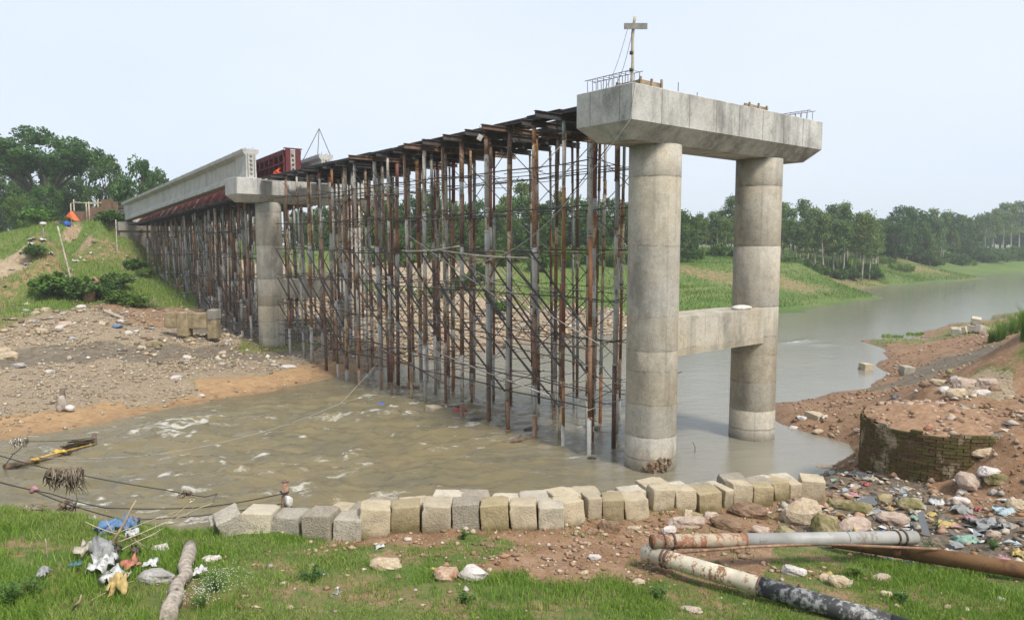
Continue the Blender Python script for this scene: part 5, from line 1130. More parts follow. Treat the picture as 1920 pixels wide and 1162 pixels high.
for i_ in range(1, nr + 1):
    for j_ in range(na):
        a_ = 2 * math.pi * j_ / na; r_ = (WR - .07) * i_ / nr; x_ = WC[0] + r_ * math.cos(a_); y_ = WC[1] + r_ * math.sin(a_)
        V.append((x_, y_, Z1 + .10 - .22 * (i_ / nr) ** 2 + .12 * mnoise.noise(Vector((x_ * 2.2, y_ * 2.2, 1))) + .06 * mnoise.noise(Vector((x_ * 7, y_ * 7, 2))) + .10 * (y_ - WC[1]) / WR))
m.add(V, [(0, 1 + j_, 1 + (j_ + 1) % na) for j_ in range(na)] + [(1 + i_ * na + j_, 1 + (i_ + 1) * na + j_, 1 + (i_ + 1) * na + (j_ + 1) % na, 1 + i_ * na + (j_ + 1) % na) for i_ in range(nr - 1) for j_ in range(na)], 0, True)
m.build('earth_fill', simple('red_earth', (.26, .16, .095), .95, .35, 9, bump=.8), well)
m = MB()
for k_ in range(150):
    a_ = random.uniform(0, 6.28); r_ = math.sqrt(random.random()) * (WR - .12); s_ = random.choice((.02, .03, .04, .05, .09)); z_ = Z1 + .10 - .22 * (r_ / WR) ** 2 + .10 * math.sin(a_) * r_ / WR
    blob(m, (WC[0] + r_ * math.cos(a_), WC[1] + r_ * math.sin(a_), z_), s_ * 1.4, s_, s_ * .8, k_, 3, .3, random.randint(0, 3))
tag(m.build('rubble', [RM['brown'], RM['tan'], RM['redbrick'], RM['pink']], well), kind='stuff')
ch = .079; nb = 40; NC = int((Z1 - Z0) / ch); facing = math.atan2(-WC[1], -WC[0]); bricks = []
for r_ in range(NC):
    for k in range(nb):
        a = 2 * math.pi * (k + .5 * (r_ % 2)) / nb; d = abs((a - facing + math.pi) % (2 * math.pi) - math.pi); bricks.append((d, a, r_))
bricks.sort()
def brick_shape(mb, a, zc, dr):
    da = math.pi / nb * .93; P_ = []
    for z in (zc - ch * .43, zc + ch * .43):
        for (q, rr) in ((-1, WR + dr), (1, WR + dr), (1, WR - .1), (-1, WR - .1)): P_.append((WC[0] + rr * math.cos(a + q * da), WC[1] + rr * math.sin(a + q * da), z))
    mb.hexa(P_)
bme = {}
rest = MB(); cnt = 0
for d, a, r_ in bricks:
    zc = Z0 + (r_ + .5) * ch; dr = random.choice((-.012, -.004, 0, .004, .01))
    if r_ == NC - 1 and random.random() < .35: continue
    w = (WC[0] + (WR + .02) * math.cos(a), WC[1] + (WR + .02) * math.sin(a))
    if zc + ch < Hs(*w): continue
    if cnt < 300:
        v = random.randint(0, 4)
        if v not in bme:
            mm = MB(); brick_shape(mm, 0, 0, (-.012, -.004, 0, .004, .01)[v]); bme[v] = mm.mesh('brick', brick_m, (WC[0], WC[1], 0))
        o = link('brick', bme[v], well); o.rotation_euler = (0, 0, a); o.location = (0, 0, zc - Z0); cnt += 1
    else: brick_shape(rest, a, zc, dr)
tag(rest.build('brickwork', brick_m, well), kind='stuff')
# ---- ruined wall on the far beach
root = thing('ruined_wall', 'broken mossy concrete wall stub standing in the rubble by the trestle', 'wall', G(360, 632, 1.2))
old = simple('old_mossy_concrete', (.26, .205, .12), .95, .4, 3, bump=.5)
p = G(360, 634, 1.2); Yb = p[1]
def rquad(px0, py0, px1, py1, th, nm, mt):
    a = UY(px0, py1, Yb); b = UY(px1, py0, Yb); V, Fs = rcube(5, .07, .07, px0 % 9); m = MB()
    m.add([((v[0] + .5) * (b[0] - a[0]) + a[0], Yb + v[1] * th, v[2] * (b[2] - a[2]) + a[2]) for v in V], Fs, 0, True); m.build(nm, mt, root)
rquad(311, 585, 337, 613, .5, 'wall_panel', old); rquad(354, 586, 395, 615, .5, 'wall_panel', old); rquad(337, 584, 356, 630, .7, 'stub_column', old); rquad(394, 583, 409, 634, .75, 'stub_column', old); rquad(394, 580, 410, 598, .8, 'broken_top', concrete_old)
# ---- litter
random.seed(77)
def litter_mat(name, c, rough=.55):
    g_ = sum(c) / 3; c = [(v * .68 + g_ * .32) * .92 for v in c]; t = NT('litter_' + name); P = t.geo(); f = t.noise(14, 4, .7, P); cc = t.mix(t.ramp(f, [(.35, 0), (.65, 1)]), [v * .62 for v in c], c); cc = t.mix(t.ramp(t.noise(5, 4, .6, P), [(.56, 0), (.68, .7)]), cc, (.20, .15, .10)); return t.done(cc, rough, .3)
LM = {k: litter_mat(k, c) for k, c in {'white': (.62, .62, .60), 'grey': (.33, .33, .32), 'blue': (.07, .23, .50), 'paleblue': (.40, .55, .60), 'teal': (.05, .22, .17), 'green': (.22, .45, .33), 'yellow': (.62, .42, .06), 'red': (.58, .06, .05), 'pink': (.55, .22, .24), 'black': (.025, .025, .027), 'cream': (.58, .50, .34), 'orange': (.66, .15, .06), 'darkgrey': (.14, .14, .14), 'brown': (.2, .13, .08)}.items()}
def crumple(mb, c, w, h, seed, amp, n=9, m=0, tilt=0.3):
    rs = np.random.RandomState(seed); a = rs.uniform(0, 6.28); V = []
    for i in range(n):
        for j in range(n):
            u = i / (n - 1) - .5; v = j / (n - 1) - .5; k = 1 - .5 * max(abs(u), abs(v)) * rs.uniform(.3, 1)
            z = (mnoise.noise(Vector((u * 4.5 + seed, v * 4.5, seed * .7))) + .6 * mnoise.noise(Vector((u * 11 + seed, v * 11, 3)))) * amp + amp * .7 * (1 - 3 * (u * u + v * v))
            x = u * w * k + mnoise.noise(Vector((u * 5, v * 5, seed))) * w * .22; y = v * h * k + mnoise.noise(Vector((u * 5, v * 5, seed + 9))) * h * .22
            V.append((c[0] + x * math.cos(a) - y * math.sin(a), c[1] + x * math.sin(a) + y * math.cos(a), c[2] + max(z, -amp * .15) + .01 + y * math.sin(tilt) * .2))
    mb.add(V, [(i * n + j, (i + 1) * n + j, (i + 1) * n + j + 1, i * n + j + 1) for i in range(n - 1) for j in range(n - 1)], m, True)
ls = 0
def litter(px, py, w, h, cl, label, name, cat, amp=None, grp=None, z0=1.3):
    global ls
    ls += 1; p = G(px, py, z0); k = p[1] / F; m = MB(); a = amp if amp is not None else h * k * .45
    p = p + np.array([0, 0, .09 if z0 > 2 else 0]); crumple(m, p, w * k * 1.15, max(h * k * 1.8, w * k * .6), ls * 3 + 1, a); o = m.build(name, LM[cl], origin=p)
    sm = o.modifiers.new('thick', 'SOLIDIFY'); sm.thickness = .004
    return tag(o, label, cat, grp)
for q in [(1718,944,26,12,'teal','dark green plastic bag beside the gully rags','plastic_bag','bag'),(1758,946,26,20,'white','puffed white plastic bag below the brick well','plastic_bag','bag'),(1720,965,30,14,'cream','dirty cream sack lying behind the yellow wrapper','sack','sack'),
          (1746,966,18,14,'yellow','yellow wrapper beside the dirty cream sack','wrapper','wrapper'),(1775,990,22,30,'yellow','bright yellow torn bag in the gully','plastic_bag','bag'),(1801,958,34,22,'grey','grey crumpled sheet on the rubbish slope','plastic_sheet','sheet'),(1836,957,12,12,'red','red wrapper on the grey rubbish','wrapper','wrapper'),
          (1818,975,30,14,'pink','pink rag among the grey rubbish','rag','cloth'),(1850,985,60,32,'grey','large grey tangle of cloth on the rubbish slope','cloth_heap','cloth'),(1880,962,34,20,'paleblue','pale blue plastic sheet on the bare mud','plastic_sheet','sheet'),(1890,990,34,20,'grey','grey torn bag at the edge of the cloth tangle','plastic_bag','bag'),
          (1812,1015,48,20,'green','pale green net bag beside the brown pipe','net_bag','bag'),(1908,1040,22,22,'yellow','yellow and white carton beside the brown pipe','carton','carton'),(1880,1052,44,16,'pink','magenta plastic sheet by the brown pipe','plastic_sheet','sheet'),
          (1603,915,16,14,'white','white knotted bag on the dark rags','plastic_bag','bag'),(1624,909,14,10,'red','red scrap on the dark rags','wrapper','wrapper'),(1560,888,22,12,'paleblue','bluish white bag by the end block','plastic_bag','bag'),(1580,889,26,14,'teal','green-black bag by the end block','plastic_bag','bag'),
          (1615,895,50,16,'darkgrey','dark grey wet sheet in front of the brick well','plastic_sheet','sheet'),(1634,900,20,12,'cream','cream paper piece below the brick well','paper','paper'),(1672,925,26,8,'paleblue','flat pale plastic bottle lying by the gully water','bottle','bottle'),(1598,930,22,16,'pink','pinkish rag in the gully mouth','rag','cloth'),
          (1643,963,34,22,'grey','glossy grey sheet in the gully water','plastic_sheet','sheet'),(1668,955,18,12,'yellow','yellowish rag at the gully water','rag','cloth'),(1714,972,20,12,'green','light green wrapper below the mossy gully stone','wrapper','wrapper'),(1656,998,18,9,'blue','blue plastic scrap behind the grey pipe end','wrapper','wrapper'),(1572,970,10,6,'blue','small blue cap by the mossy slab','plastic_scrap','scrap'),
          (1700,985,24,12,'white','white bag beside the pink gully slab','plastic_bag','bag'),(1578,1112-18,34,22,'cream','crumpled cream carton in the grass between pipes','carton','carton'),(1552,1080,22,14,'yellow','yellowish paper bag behind the cream carton','paper_bag','bag'),(1735,1050,30,7,'white','white strip of litter against the brown pipe','plastic_strip','strip'),(1620,940,22,14,'grey','grey rag in the gully water','rag','cloth'),
          (1545,775+8,16,8,'white','white bag on the red mud spit','plastic_bag','bag'),(1502,783,20,8,'white','pale plastic sheet on the inlet shore','plastic_sheet','sheet'),(1680,745,18,12,'darkgrey','dark plastic scrap on the well fill','plastic_bag','bag'),
          (712,1027,20,10,'white','small white bag at the foot of the tilted tan block','plastic_bag','bag'),(606,1078,9,6,'white','tiny white shell-like scrap in the grass','scrap','scrap'),(632,1112,16,7,'grey','grey twisted tape in the grass','tape','tape'),(815,1068,20,7,'yellow','yellow wrapper next to the red and cream rock','wrapper','wrapper')]:
    litter(*q)
for q in [(213,1003,62,26,'blue','crumpled blue plastic sheet under the driftwood branch','plastic_sheet','sheet',.12),(243,998,34,22,'blue','blue plastic fold sticking up by the driftwood','plastic_sheet','sheet',.16),(248,1015,22,16,'white','white rag beneath the blue plastic fold','rag','cloth',.08),(193,1052,40,40,'grey','translucent grey bag hung on twigs in the litter heap','plastic_bag','bag',.2),(217,1048,16,16,'black','black bag beside the translucent grey one','plastic_bag','bag',.1),(160,1048,34,22,'cream','torn cream sack at the edge of the litter heap','sack','sack',.12),
          (192,1080,40,36,'white','white torn sheet in the litter heap','plastic_sheet','sheet',.16),(245,1072,30,18,'orange','orange and white packet in the litter heap','packet','packet',.08),(215,1098,58,26,'white','long white plastic strip over the yellow cloth','plastic_strip','strip',.12),(222,1118,36,36,'yellow','faded yellow cloth in the litter heap','cloth','cloth',.15),(82,1090,34,12,'grey','grey rag strip in the grass by the upright stalk','rag','cloth',.06),(285,1070,24,14,'white','white scrap between the litter heap and boulder','scrap','scrap',.06),(143,1075,12,14,'teal','teal plastic scrap in the grass','scrap','scrap',.06),(376,1096-10,20,18,'white','white paper beside the log','paper','paper',.06),(254,1048,10,14,'black','black rag on twigs above the grey boulder','rag','cloth',.08)]:
    litter(*q[:8], amp=q[8], z0=2.4)
p = UY(168, 980, 11.4); m = MB(); crumple(m, p, .20, .24, 91, .12); tag(m.build('plastic_bag', LM['white']), 'white bag snagged on the wires above the blue sheet', 'bag')
m = MB(); blob(m, UY(64, 917, 12.3), .08, .06, .06, 3, 5, .3); tag(m.build('rag', LM['pink']), 'pink rag knotted on a sloping wire', 'cloth')
m = MB(); blob(m, G(220, 615, 1.8) + np.array([0, 0, .1]), .3, .2, .1, 3, 6, .3); tag(m.build('plastic_sheet', LM['blue']), 'blue plastic sheet on the far rubble slope', 'sheet')
for k, (px, py, s) in enumerate(((48, 440 + 61, .5), (62, 500 - 50, .8), (80, 453, .6), (120, 522, .7), (150, 485, .5), (170, 476, .5), (252, 523, .6), (50, 572, .5), (255, 622, .4), (95, 478, .5), (300, 518, .5), (285, 617, .5), (60, 462, .7), (140, 490, .6), (310, 600, .4), (430, 640, .4))):
    p = G(px, py, 3.5); m = MB(); crumple(m, p, s, s * .7, k + 200, .14, 6); tag(m.build('plastic_scrap', LM[random.choice(('white', 'white', 'grey', 'cream'))]), 'pale litter scrap on the grassy far embankment', 'litter', 'litter scraps on the embankment')
# fragments too many to count
rs = np.random.RandomState(12); n = 480; x = rs.uniform(5.5, 14, n * 4); y = rs.uniform(9.5, 20, n * 4); w = samp(GZ2['T'], x, y) * 1.2 + samp(GZ2['D'], x, y) * .10; ok = (rs.rand(len(x)) < w) & (samp(GH2, x, y) > .05); x, y = x[ok][:n], y[ok][:n]
m = MB(); keys = ['white', 'grey', 'paleblue', 'cream', 'brown', 'darkgrey', 'black', 'green', 'pink', 'yellow', 'red', 'blue']; pr = np.array([10, 22, 5, 14, 26, 16, 6, 2, 2, 1, .6, .6]); pr /= pr.sum()
for i in range(len(x)):
    z = Hs(x[i], y[i]); s = rs.uniform(.04, .15); a = rs.uniform(0, 6.28); ca, sa = math.cos(a) * s, math.sin(a) * s; e = rs.uniform(.0, .09, 4); k = rs.uniform(.4, 1)
    m.add([(x[i] - ca, y[i] - sa, z + e[0]), (x[i] + sa * k, y[i] - ca * k, z + e[1]), (x[i] + ca, y[i] + sa, z + e[2]), (x[i] - sa * k, y[i] + ca * k, z + e[3]), (x[i], y[i], z + .02 + rs.uniform(0, .05))], [(0, 1, 4), (1, 2, 4), (2, 3, 4), (3, 0, 4)], rs.choice(12, p=pr))
tag(m.build('litter_fragments', [LM[k] for k in keys], origin=(0, 0, 0)), kind='stuff')
# yellow hose
m = MB(); m.tube([G(1566, 972, 1.5) + np.array([0, 0, .03]), G(1580, 978, 1.5) + np.array([0, 0, .12]), G(1597, 990, 1.5) + np.array([0, 0, .12]), G(1607, 1005, 1.5) + np.array([0, 0, .02])], .028, 8); tag(m.build('hose', LM['yellow']), 'yellow plastic hose bent over a mossy slab', 'hose')
# gully puddle
t = NT('puddle'); puddle_m = t.done((.06, .055, .045), .06, .5)
for k, L in enumerate((((1600, 945), (1640, 930), (1655, 945), (1620, 962), (1600, 958)), ((1628, 962), (1648, 958), (1658, 985), (1640, 978)), ((1718, 985), (1730, 980), (1745, 1008), (1730, 1005)))):
    P_ = [G(*q, 1.1) for q in L]; c = sum(P_) / len(P_); c[2] = max(p[2] for p in P_) + .015; o = mesh_np('puddle', np.array([(p[0], p[1], c[2]) for p in P_]), np.array([[0, i, i + 1] for i in range(1, len(P_) - 1)]), puddle_m); ob = link('puddle', o); tag(ob, kind='structure')
# ================================================================ VEGETATION
def blade_mat(name, trans=.35):
    t = NT(name); c = t.attr('tint', 'Color')
    if name == 'leaf': c = t.mix(1.0, c, t.ramp(t.rnd(), [(0, (.78, .86, .95)), (.35, (1.0, .98, .9)), (.7, (1.22, 1.12, .8)), (1, (.9, 1.05, .85))]), 'MULTIPLY')
    t.done(c, .7, .2)
    tr = t.n('ShaderNodeBsdfTranslucent'); t.l(c, tr.inputs[0]); mx = t.n('ShaderNodeMixShader'); mx.inputs[0].default_value = trans
    t.l(t.b.outputs[0], mx.inputs[1]); t.l(tr.outputs[0], mx.inputs[2]); t.l(mx.outputs[0], t.out.inputs[0]); return t.m
blade_m = blade_mat('grass_blade', .42); leaf_m = blade_mat('leaf', .25)
def blades(name, x, y, h, w, cols, seed, lean=.5, segs=2, kind='stuff', zoff=0, parent=None, zs=None):
    rs = np.random.RandomState(seed); n = len(x); z = (samp(GH2, x, y) if zs is None else zs) - .01 + zoff
    a = rs.uniform(0, 6.28, n); dx, dy = np.cos(a) * w / 2, np.sin(a) * w / 2; la = rs.uniform(0, 6.28, n); l = h * lean * rs.rand(n); lx, ly = np.cos(la) * l, np.sin(la) * l
    if segs == 2:
        V = np.stack([np.stack([x - dx, y - dy, z], -1), np.stack([x + dx, y + dy, z], -1), np.stack([x - dx * .75 + lx * .35, y - dy * .75 + ly * .35, z + h * .58], -1), np.stack([x + dx * .75 + lx * .35, y + dy * .75 + ly * .35, z + h * .58], -1), np.stack([x + lx, y + ly, z + h * (1 - .25 * rs.rand(n))], -1)], 1)
        fc = np.array([(0, 1, 3), (0, 3, 2), (2, 3, 4)]); k = 5
    else:
        V = np.stack([np.stack([x - dx, y - dy, z], -1), np.stack([x + dx, y + dy, z], -1), np.stack([x + lx, y + ly, z + h], -1)], 1); fc = np.array([(0, 1, 2)]); k = 3
    Fc = (fc[None] + (np.arange(n) * k)[:, None, None]).reshape(-1, 3)
    me = mesh_np(name, V.reshape(-1, 3), Fc, blade_m); c = np.array(cols)[rs.randint(0, len(cols), n)] * rs.uniform(.75, 1.3, (n, 1))
    set_attr(me, 'tint', np.concatenate([np.repeat(c, k, 0), np.ones((n * k, 1))], 1), 'FLOAT_COLOR'); o = link(name, me, parent); tag(o, kind=kind); return o
GC = [(.165, .265, .042), (.20, .31, .05), (.235, .335, .06), (.13, .22, .036), (.26, .32, .085), (.32, .315, .13)]
rs = np.random.RandomState(5)
def scatter(n, xr, yr, wf, rs=rs):
    x = rs.uniform(*xr, n); y = rs.uniform(*yr, n); w = wf(x, y); ok = (rs.rand(n) < w) & (samp(GH2, x, y) > .08); return x[ok], y[ok]
def notwell(x, y): return np.hypot(x - WC[0], y - WC[1]) > WR + .05
# turf of the near bank
x, y = scatter(330000, (-10.5, 9.5), (6.6, 12.2), lambda x, y: (np.clip(samp(GZ2['G'], x, y) * 1.35 - .12, 0, 1) + np.clip(samp(GZ2['H'], x, y) - .2, 0, 1) * .5) * (.18 + 1.1 * np.clip((fbm(x * 1.3, y * 1.3, 3, 91) - .33) * 2.6, 0, 1)))
hh = (.042 + .085 * np.clip((fbm(x * .8, y * .8, 3, 95) - .3) * 2, 0, 1) + .05 * np.clip((-x - 2) / 4, 0, 1)) * RS.uniform(.6, 1.35, len(x)); patch = fbm(x * .9, y * .9, 3, 99)
g0 = blades('turf', x[patch < .55], y[patch < .55], hh[patch < .55], .0095, GC[:4], 1, .8); g1 = blades('turf_yellowish', x[patch >= .55], y[patch >= .55], hh[patch >= .55] * .8, .0095, GC[1:], 2, .9)
x, y = scatter(30000, (-10.5, 9.5), (6.6, 13.2), lambda x, y: np.clip(samp(GZ2['D'], x, y) + samp(GZ2['H'], x, y), 0, 1) * (fbm(x * 2.2, y * 2.2, 3, 77) > .60))
blades('sparse_grass', x, y, RS.uniform(.04, .13, len(x)), .010, GC, 3, .9)
# grass of the far banks
x, y = scatter(150000, (-52, -10), (33, 80), lambda x, y: np.clip(samp(GZ2['G'], x, y) * 1.3 - .1 + samp(GZ2['H'], x, y) * .45, 0, 1)); blades('embankment_grass', x, y, RS.uniform(.10, .34, len(x)), .055, GC, 4, .8, 1)
x, y = scatter(190000, (0, 95), (50, 150), lambda x, y: np.clip(samp(GZ2['G'], x, y) * 1.2, 0, 1) * (.3 + .8 * np.clip((fbm(x * .15, y * .15, 3, 17) - .3) * 2.5, 0, 1)) * (samp(GH2, x, y) > .2)); blades('riverbank_grass', x, y, RS.uniform(.10, .40, len(x)), .09, [(.12, .21, .036), (.15, .245, .045), (.095, .175, .032), (.17, .24, .065)], 6, .7, 1)
x, y = scatter(14000, (24, 62), (24, 66), lambda x, y: np.clip(samp(GZ2['G'], x, y) + samp(GZ2['H'], x, y), 0, 1)); blades('spit_grass', x, y, RS.uniform(.15, .4, len(x)), .04, GC, 7, .8, 1)
# tall reeds at the right mound and along the bank (tufts one can point at)
def tuft(px, py, wpx, hm, n, label, seed, z0=2, cols=GC, grp=None, width=.02, cat='grass tuft'):
    p = G(px, py, z0); r = np.random.RandomState(seed); k = p[1] / F * wpx / 2; a = r.uniform(0, 6.28, n); q = np.sqrt(r.rand(n)) * k; x = p[0] + np.cos(a) * q; y = p[1] + np.sin(a) * q * .8
    o = blades('grass_tuft', x, y, hm * r.uniform(.55, 1.1, n), width, cols, seed, .45); del o['kind']
    V = np.empty(len(o.data.vertices) * 3, np.float32); o.data.vertices.foreach_get('co', V); V = V.reshape(-1, 3) - p.astype(np.float32); o.data.vertices.foreach_set('co', V.ravel()); o.data.update(); o.location = [float(v) for v in p]
    return tag(o, label, cat, grp)
YG = [(.12, .21, .035), (.15, .25, .05), (.10, .17, .03)]
for k, (px, py, w, h) in enumerate(((1890, 628, 44, .95), (1915, 618, 44, 1.1), (1868, 640, 30, .8), (1935, 625, 40, 1.0))): tuft(px, py, w, h, 420, 'tall bright reeds on top of the red earth mound', 300 + k, 3.2, YG, 'reeds on the red mound', .022)
for k, (px, py, w, h) in enumerate(((1672, 632, 40, .28), (1715, 628, 32, .28))): tuft(px, py, w, h, 260, 'dark low grass clump at the tip of the far mud spit', 320 + k, .3, GC[:3], 'grass clumps on the spit', .03)
for k, (px, py, w, h, c) in enumerate(((1570, 505, 40, 1.2, 0), (1610, 500, 60, 1.4, 0), (1690, 505, 46, 1.3, 0), (1790, 492, 80, 1.6, 0), (1870, 487, 90, 1.8, 0), (1145, 500, 40, 2.6, 1), (1060, 500, 50, 2.4, 1), (1190, 498, 36, 2.2, 1), (940, 498, 40, 2.0, 1), (1300, 486, 40, 1.8, 1), (1650, 492, 50, 1.5, 0))):
    tuft(px, py, w, h, 500, 'tall reed clump on the far grassy bank', 340 + k, 3, [GC[0], GC[1], (.07, .15, .04)], 'reed clumps on the far bank', .12)
# ---- leafy weeds on the near bank
def weed(px, py, h, n, seed, label, cols, flower=False, spread=.16):
    p = G(px, py, 2.3); r = np.random.RandomState(seed); root = thing('weed', label, 'plant', p); m = MB(); lv = []; 
    for s in range(n):
        a = r.uniform(0, 6.28); L = h * r.uniform(.6, 1.1); tip = p + np.array([math.cos(a) * spread * r.rand(), math.sin(a) * spread * r.rand(), L]); q = p + np.array([r.uniform(-.03, .03), r.uniform(-.03, .03), 0]); m.tube([q, (q + tip) / 2 + r.uniform(-.02, .02, 3), tip], .003, 4)
        for k in range(9):
            f = r.uniform(.2, 1); lv.append(q + (tip - q) * f)
    m.build('stem', simple('green_stem', (.10, .16, .05), .8, .2), root)
    lv = np.array(lv); k = len(lv); a = r.uniform(0, 6.28, k); L = r.uniform(.03, .065, k) * (1 if not flower else .6); e = r.uniform(-.3, .5, k)
    d = np.stack([np.cos(a), np.sin(a), e], -1) * L[:, None]; s_ = np.stack([-np.sin(a), np.cos(a), 0 * a], -1) * L[:, None] * .3; o_ = lv - p
    V = np.stack([o_, o_ + d * .5 + s_, o_ + d, o_ + d * .5 - s_], 1).reshape(-1, 3); me = mesh_np('foliage', V, np.arange(k * 4).reshape(-1, 4), blade_m); c = np.array(cols)[r.randint(0, len(cols), k)] * r.uniform(.8, 1.25, (k, 1)); set_attr(me, 'tint', np.concatenate([np.repeat(c, 4, 0), np.ones((k * 4, 1))], 1), 'FLOAT_COLOR'); link('foliage', me, root)
    if flower:
        k = 150; q = np.stack([r.normal(0, spread * .75, k), r.normal(0, spread * .5, k), h * r.uniform(.4, 1.15, k)], -1); s = .0045; V = (q[:, None] + np.array([(-s, 0, -s), (s, 0, -s), (s, 0, s), (-s, 0, s)])[None]).reshape(-1, 3); me = mesh_np('flowers', V, np.arange(k * 4).reshape(-1, 4), simple('tiny_white_flower', (.7, .7, .62), .8, .1)); tag(link('flowers', me, root), kind='stuff')
WCOL = [(.08, .16, .03), (.10, .20, .04), (.06, .13, .03)]
for q in [(405, 1110, .26, 26, 1, 'bushy weed dotted with tiny white flowers beside the log', WCOL, True, .26), (380, 1140, .24, 18, 2, 'smaller white-flowered weed at the foot of the log', WCOL, True, .2), (25, 1140, .30, 20, 3, 'tall leafy weed growing beyond the broken stick', WCOL, False, .25), (60, 1120, .24, 14, 4, 'dark leafy weed beside the grey rag strip', WCOL, False, .2), (585, 1085, .10, 16, 5, 'low dark clover patch in the middle of the grass', [(.04, .09, .025)], False, .25), (868, 1012, .14, 8, 6, 'small sprout in front of the coarse block', WCOL, False, .08), (1605, 1082, .18, 18, 7, 'yellow-green weed behind the cream carton', [(.15, .24, .04), (.19, .28, .05)], False, .16), (1742, 1050, .32, 18, 8, 'spindly dark weed growing over the brown pipe', [(.05, .09, .04), (.04, .075, .035)], False, .2), (1755, 1000, .45, 6, 9, 'thin tall stem rising beside the brown pipe', [(.05, .09, .04)], False, .06), (1690, 1130, .14, 14, 10, 'small weed in the grass beyond the black pipe', WCOL, False, .15), (1235, 1120, .14, 12, 11, 'small weed in front of the white pipe', WCOL, False, .14), (870, 1130, .12, 12, 12, 'low weed in the grass below the pinkish white rock', WCOL, False, .16), (1860, 1030, .2, 12, 13, 'green weed against the brown pipe', WCOL, False, .12)]: weed(*q)
# ---- trees
def leafcloud(name, C, R, per, size, cols, seed, flat=1.0, droop=0, mat=None):
    """C cluster centres, R radii, per leaves each"""
    r = np.random.RandomState(seed); C = np.asarray(C, float); n = len(C) * per; ci = np.repeat(np.arange(len(C)), per)
    d = r.normal(size=(n, 3)); d /= np.linalg.norm(d, axis=1)[:, None]; q = C[ci] + d * (np.asarray(R)[ci] * r.uniform(.35, 1.05, n) ** .6)[:, None] * np.array([1, 1, flat])
    u = r.normal(size=(n, 3)); u[:, 2] -= droop; u /= np.linalg.norm(u, axis=1)[:, None]; v = np.cross(u, r.normal(size=(n, 3))); v /= np.linalg.norm(v, axis=1)[:, None]
    s = size * r.uniform(.6, 1.3, n); u = u * s[:, None]; v = v * (s * .55)[:, None]
    V = np.stack([q - u, q + v, q + u, q - v], 1).reshape(-1, 3); me = mesh_np(name, V, np.arange(n * 4).reshape(-1, 4), mat or leaf_m)
    c = np.array(cols)[r.randint(0, len(cols), len(C))][ci] * r.uniform(.72, 1.32, (n, 1)); set_attr(me, 'tint', np.concatenate([np.repeat(c, 4, 0), np.ones((n * 4, 1))], 1), 'FLOAT_COLOR'); return me
pale_bark = simple('pale_bark', (.34, .31, .255), .9, .3, 3); dark_bark = simple('dark_bark', (.085, .07, .055), .95, .3, 4)
def proto(name, trunk, crown, tm):
    o = bpy.data.objects.new(name, None); o.empty_display_size = .5
    a = bpy.data.objects.new('trunk', trunk.mesh('trunk', tm)); b = bpy.data.objects.new('crown', crown)
    return (o, a, b)
TREEN = 0
def plant(pr, loc, sc, label, cat, grp, name, rz=None):
    o, a, b = pr; r = o.copy(); r.name = name; col.objects.link(r); r.location = [float(v) for v in loc]; r.scale = sc if hasattr(sc, '__len__') else (sc, sc, sc); r.rotation_euler = (0, 0, random.uniform(0, 6.28) if rz is None else rz)
    for c in (a, b): k = c.copy(); col.objects.link(k); k.parent = r
    return tag(r, label, cat, grp)
DK = [(.052, .105, .027), (.068, .13, .034), (.09, .158, .042), (.04, .08, .024)]; EU = [(.105, .165, .055), (.13, .195, .066), (.09, .145, .05), (.15, .21, .075)]; LT = [(.085, .16, .035), (.11, .19, .045), (.07, .13, .03)]
def tree_euc(seed, H_=12.0):
    r = np.random.RandomState(seed); m = MB(); P = [np.array([0, 0, -.3])]
    for k in range(1, 8): P.append(P[-1] + np.array([r.uniform(-.12, .12), r.uniform(-.12, .12), H_ * .9 / 7]))
    m.tube(P, [.14, .13, .115, .1, .08, .06, .045, .02], 6); C = []; R = []
    for k in range(26):
        f = r.uniform(.40, 1.0) ** .85; b = P[min(7, int(f * 7))]; a = r.uniform(0, 6.28); L = (1.9 * (1.08 - f) + .45) * r.uniform(.5, 1.1); e = b + np.array([math.cos(a) * L, math.sin(a) * L, r.uniform(.3, 1.3)]); m.tube([b, (b + e) / 2 + np.array([0, 0, .15]), e], [.04, .03, .012], 4); C.append(e); R.append(r.uniform(.45, .95)); 
        C.append((b + 2 * e) / 3 + r.uniform(-.4, .4, 3)); R.append(r.uniform(.35, .7))
    return proto('eucalyptus', m, leafcloud('crown', C, R, 44, .17, EU, seed, 1.15, .8), pale_bark)
def tree_dense(seed, H_=10.0, W_=4.6, cols=DK, size=.24, n=95, per=46):
    r = np.random.RandomState(seed); m = MB(); P = [np.array([0, 0, -.4]), np.array([.1, 0, H_ * .16]), np.array([.0, .1, H_ * .34])]; m.tube(P, [.34, .28, .2], 8); C = []; R = []
    for k in range(n):
        u = r.rand(); z = H_ * (.20 + .76 * u); w = W_ * math.sqrt(max(.05, 1 - ((u - .36) / .68) ** 2)); a = r.uniform(0, 6.28); q = w * math.sqrt(r.uniform(.25, 1)) * .85; e = np.array([math.cos(a) * q, math.sin(a) * q, z]); C.append(e); R.append(r.uniform(.5, 1.15) * W_ / 4.6)
        if k % 5 == 0: m.tube([P[2], (P[2] + e) / 2 + np.array([0, 0, .3]), e], [.14, .08, .02], 5)
    return proto('broadleaf', m, leafcloud('crown', C, R, per, size, cols, seed, .85), dark_bark)
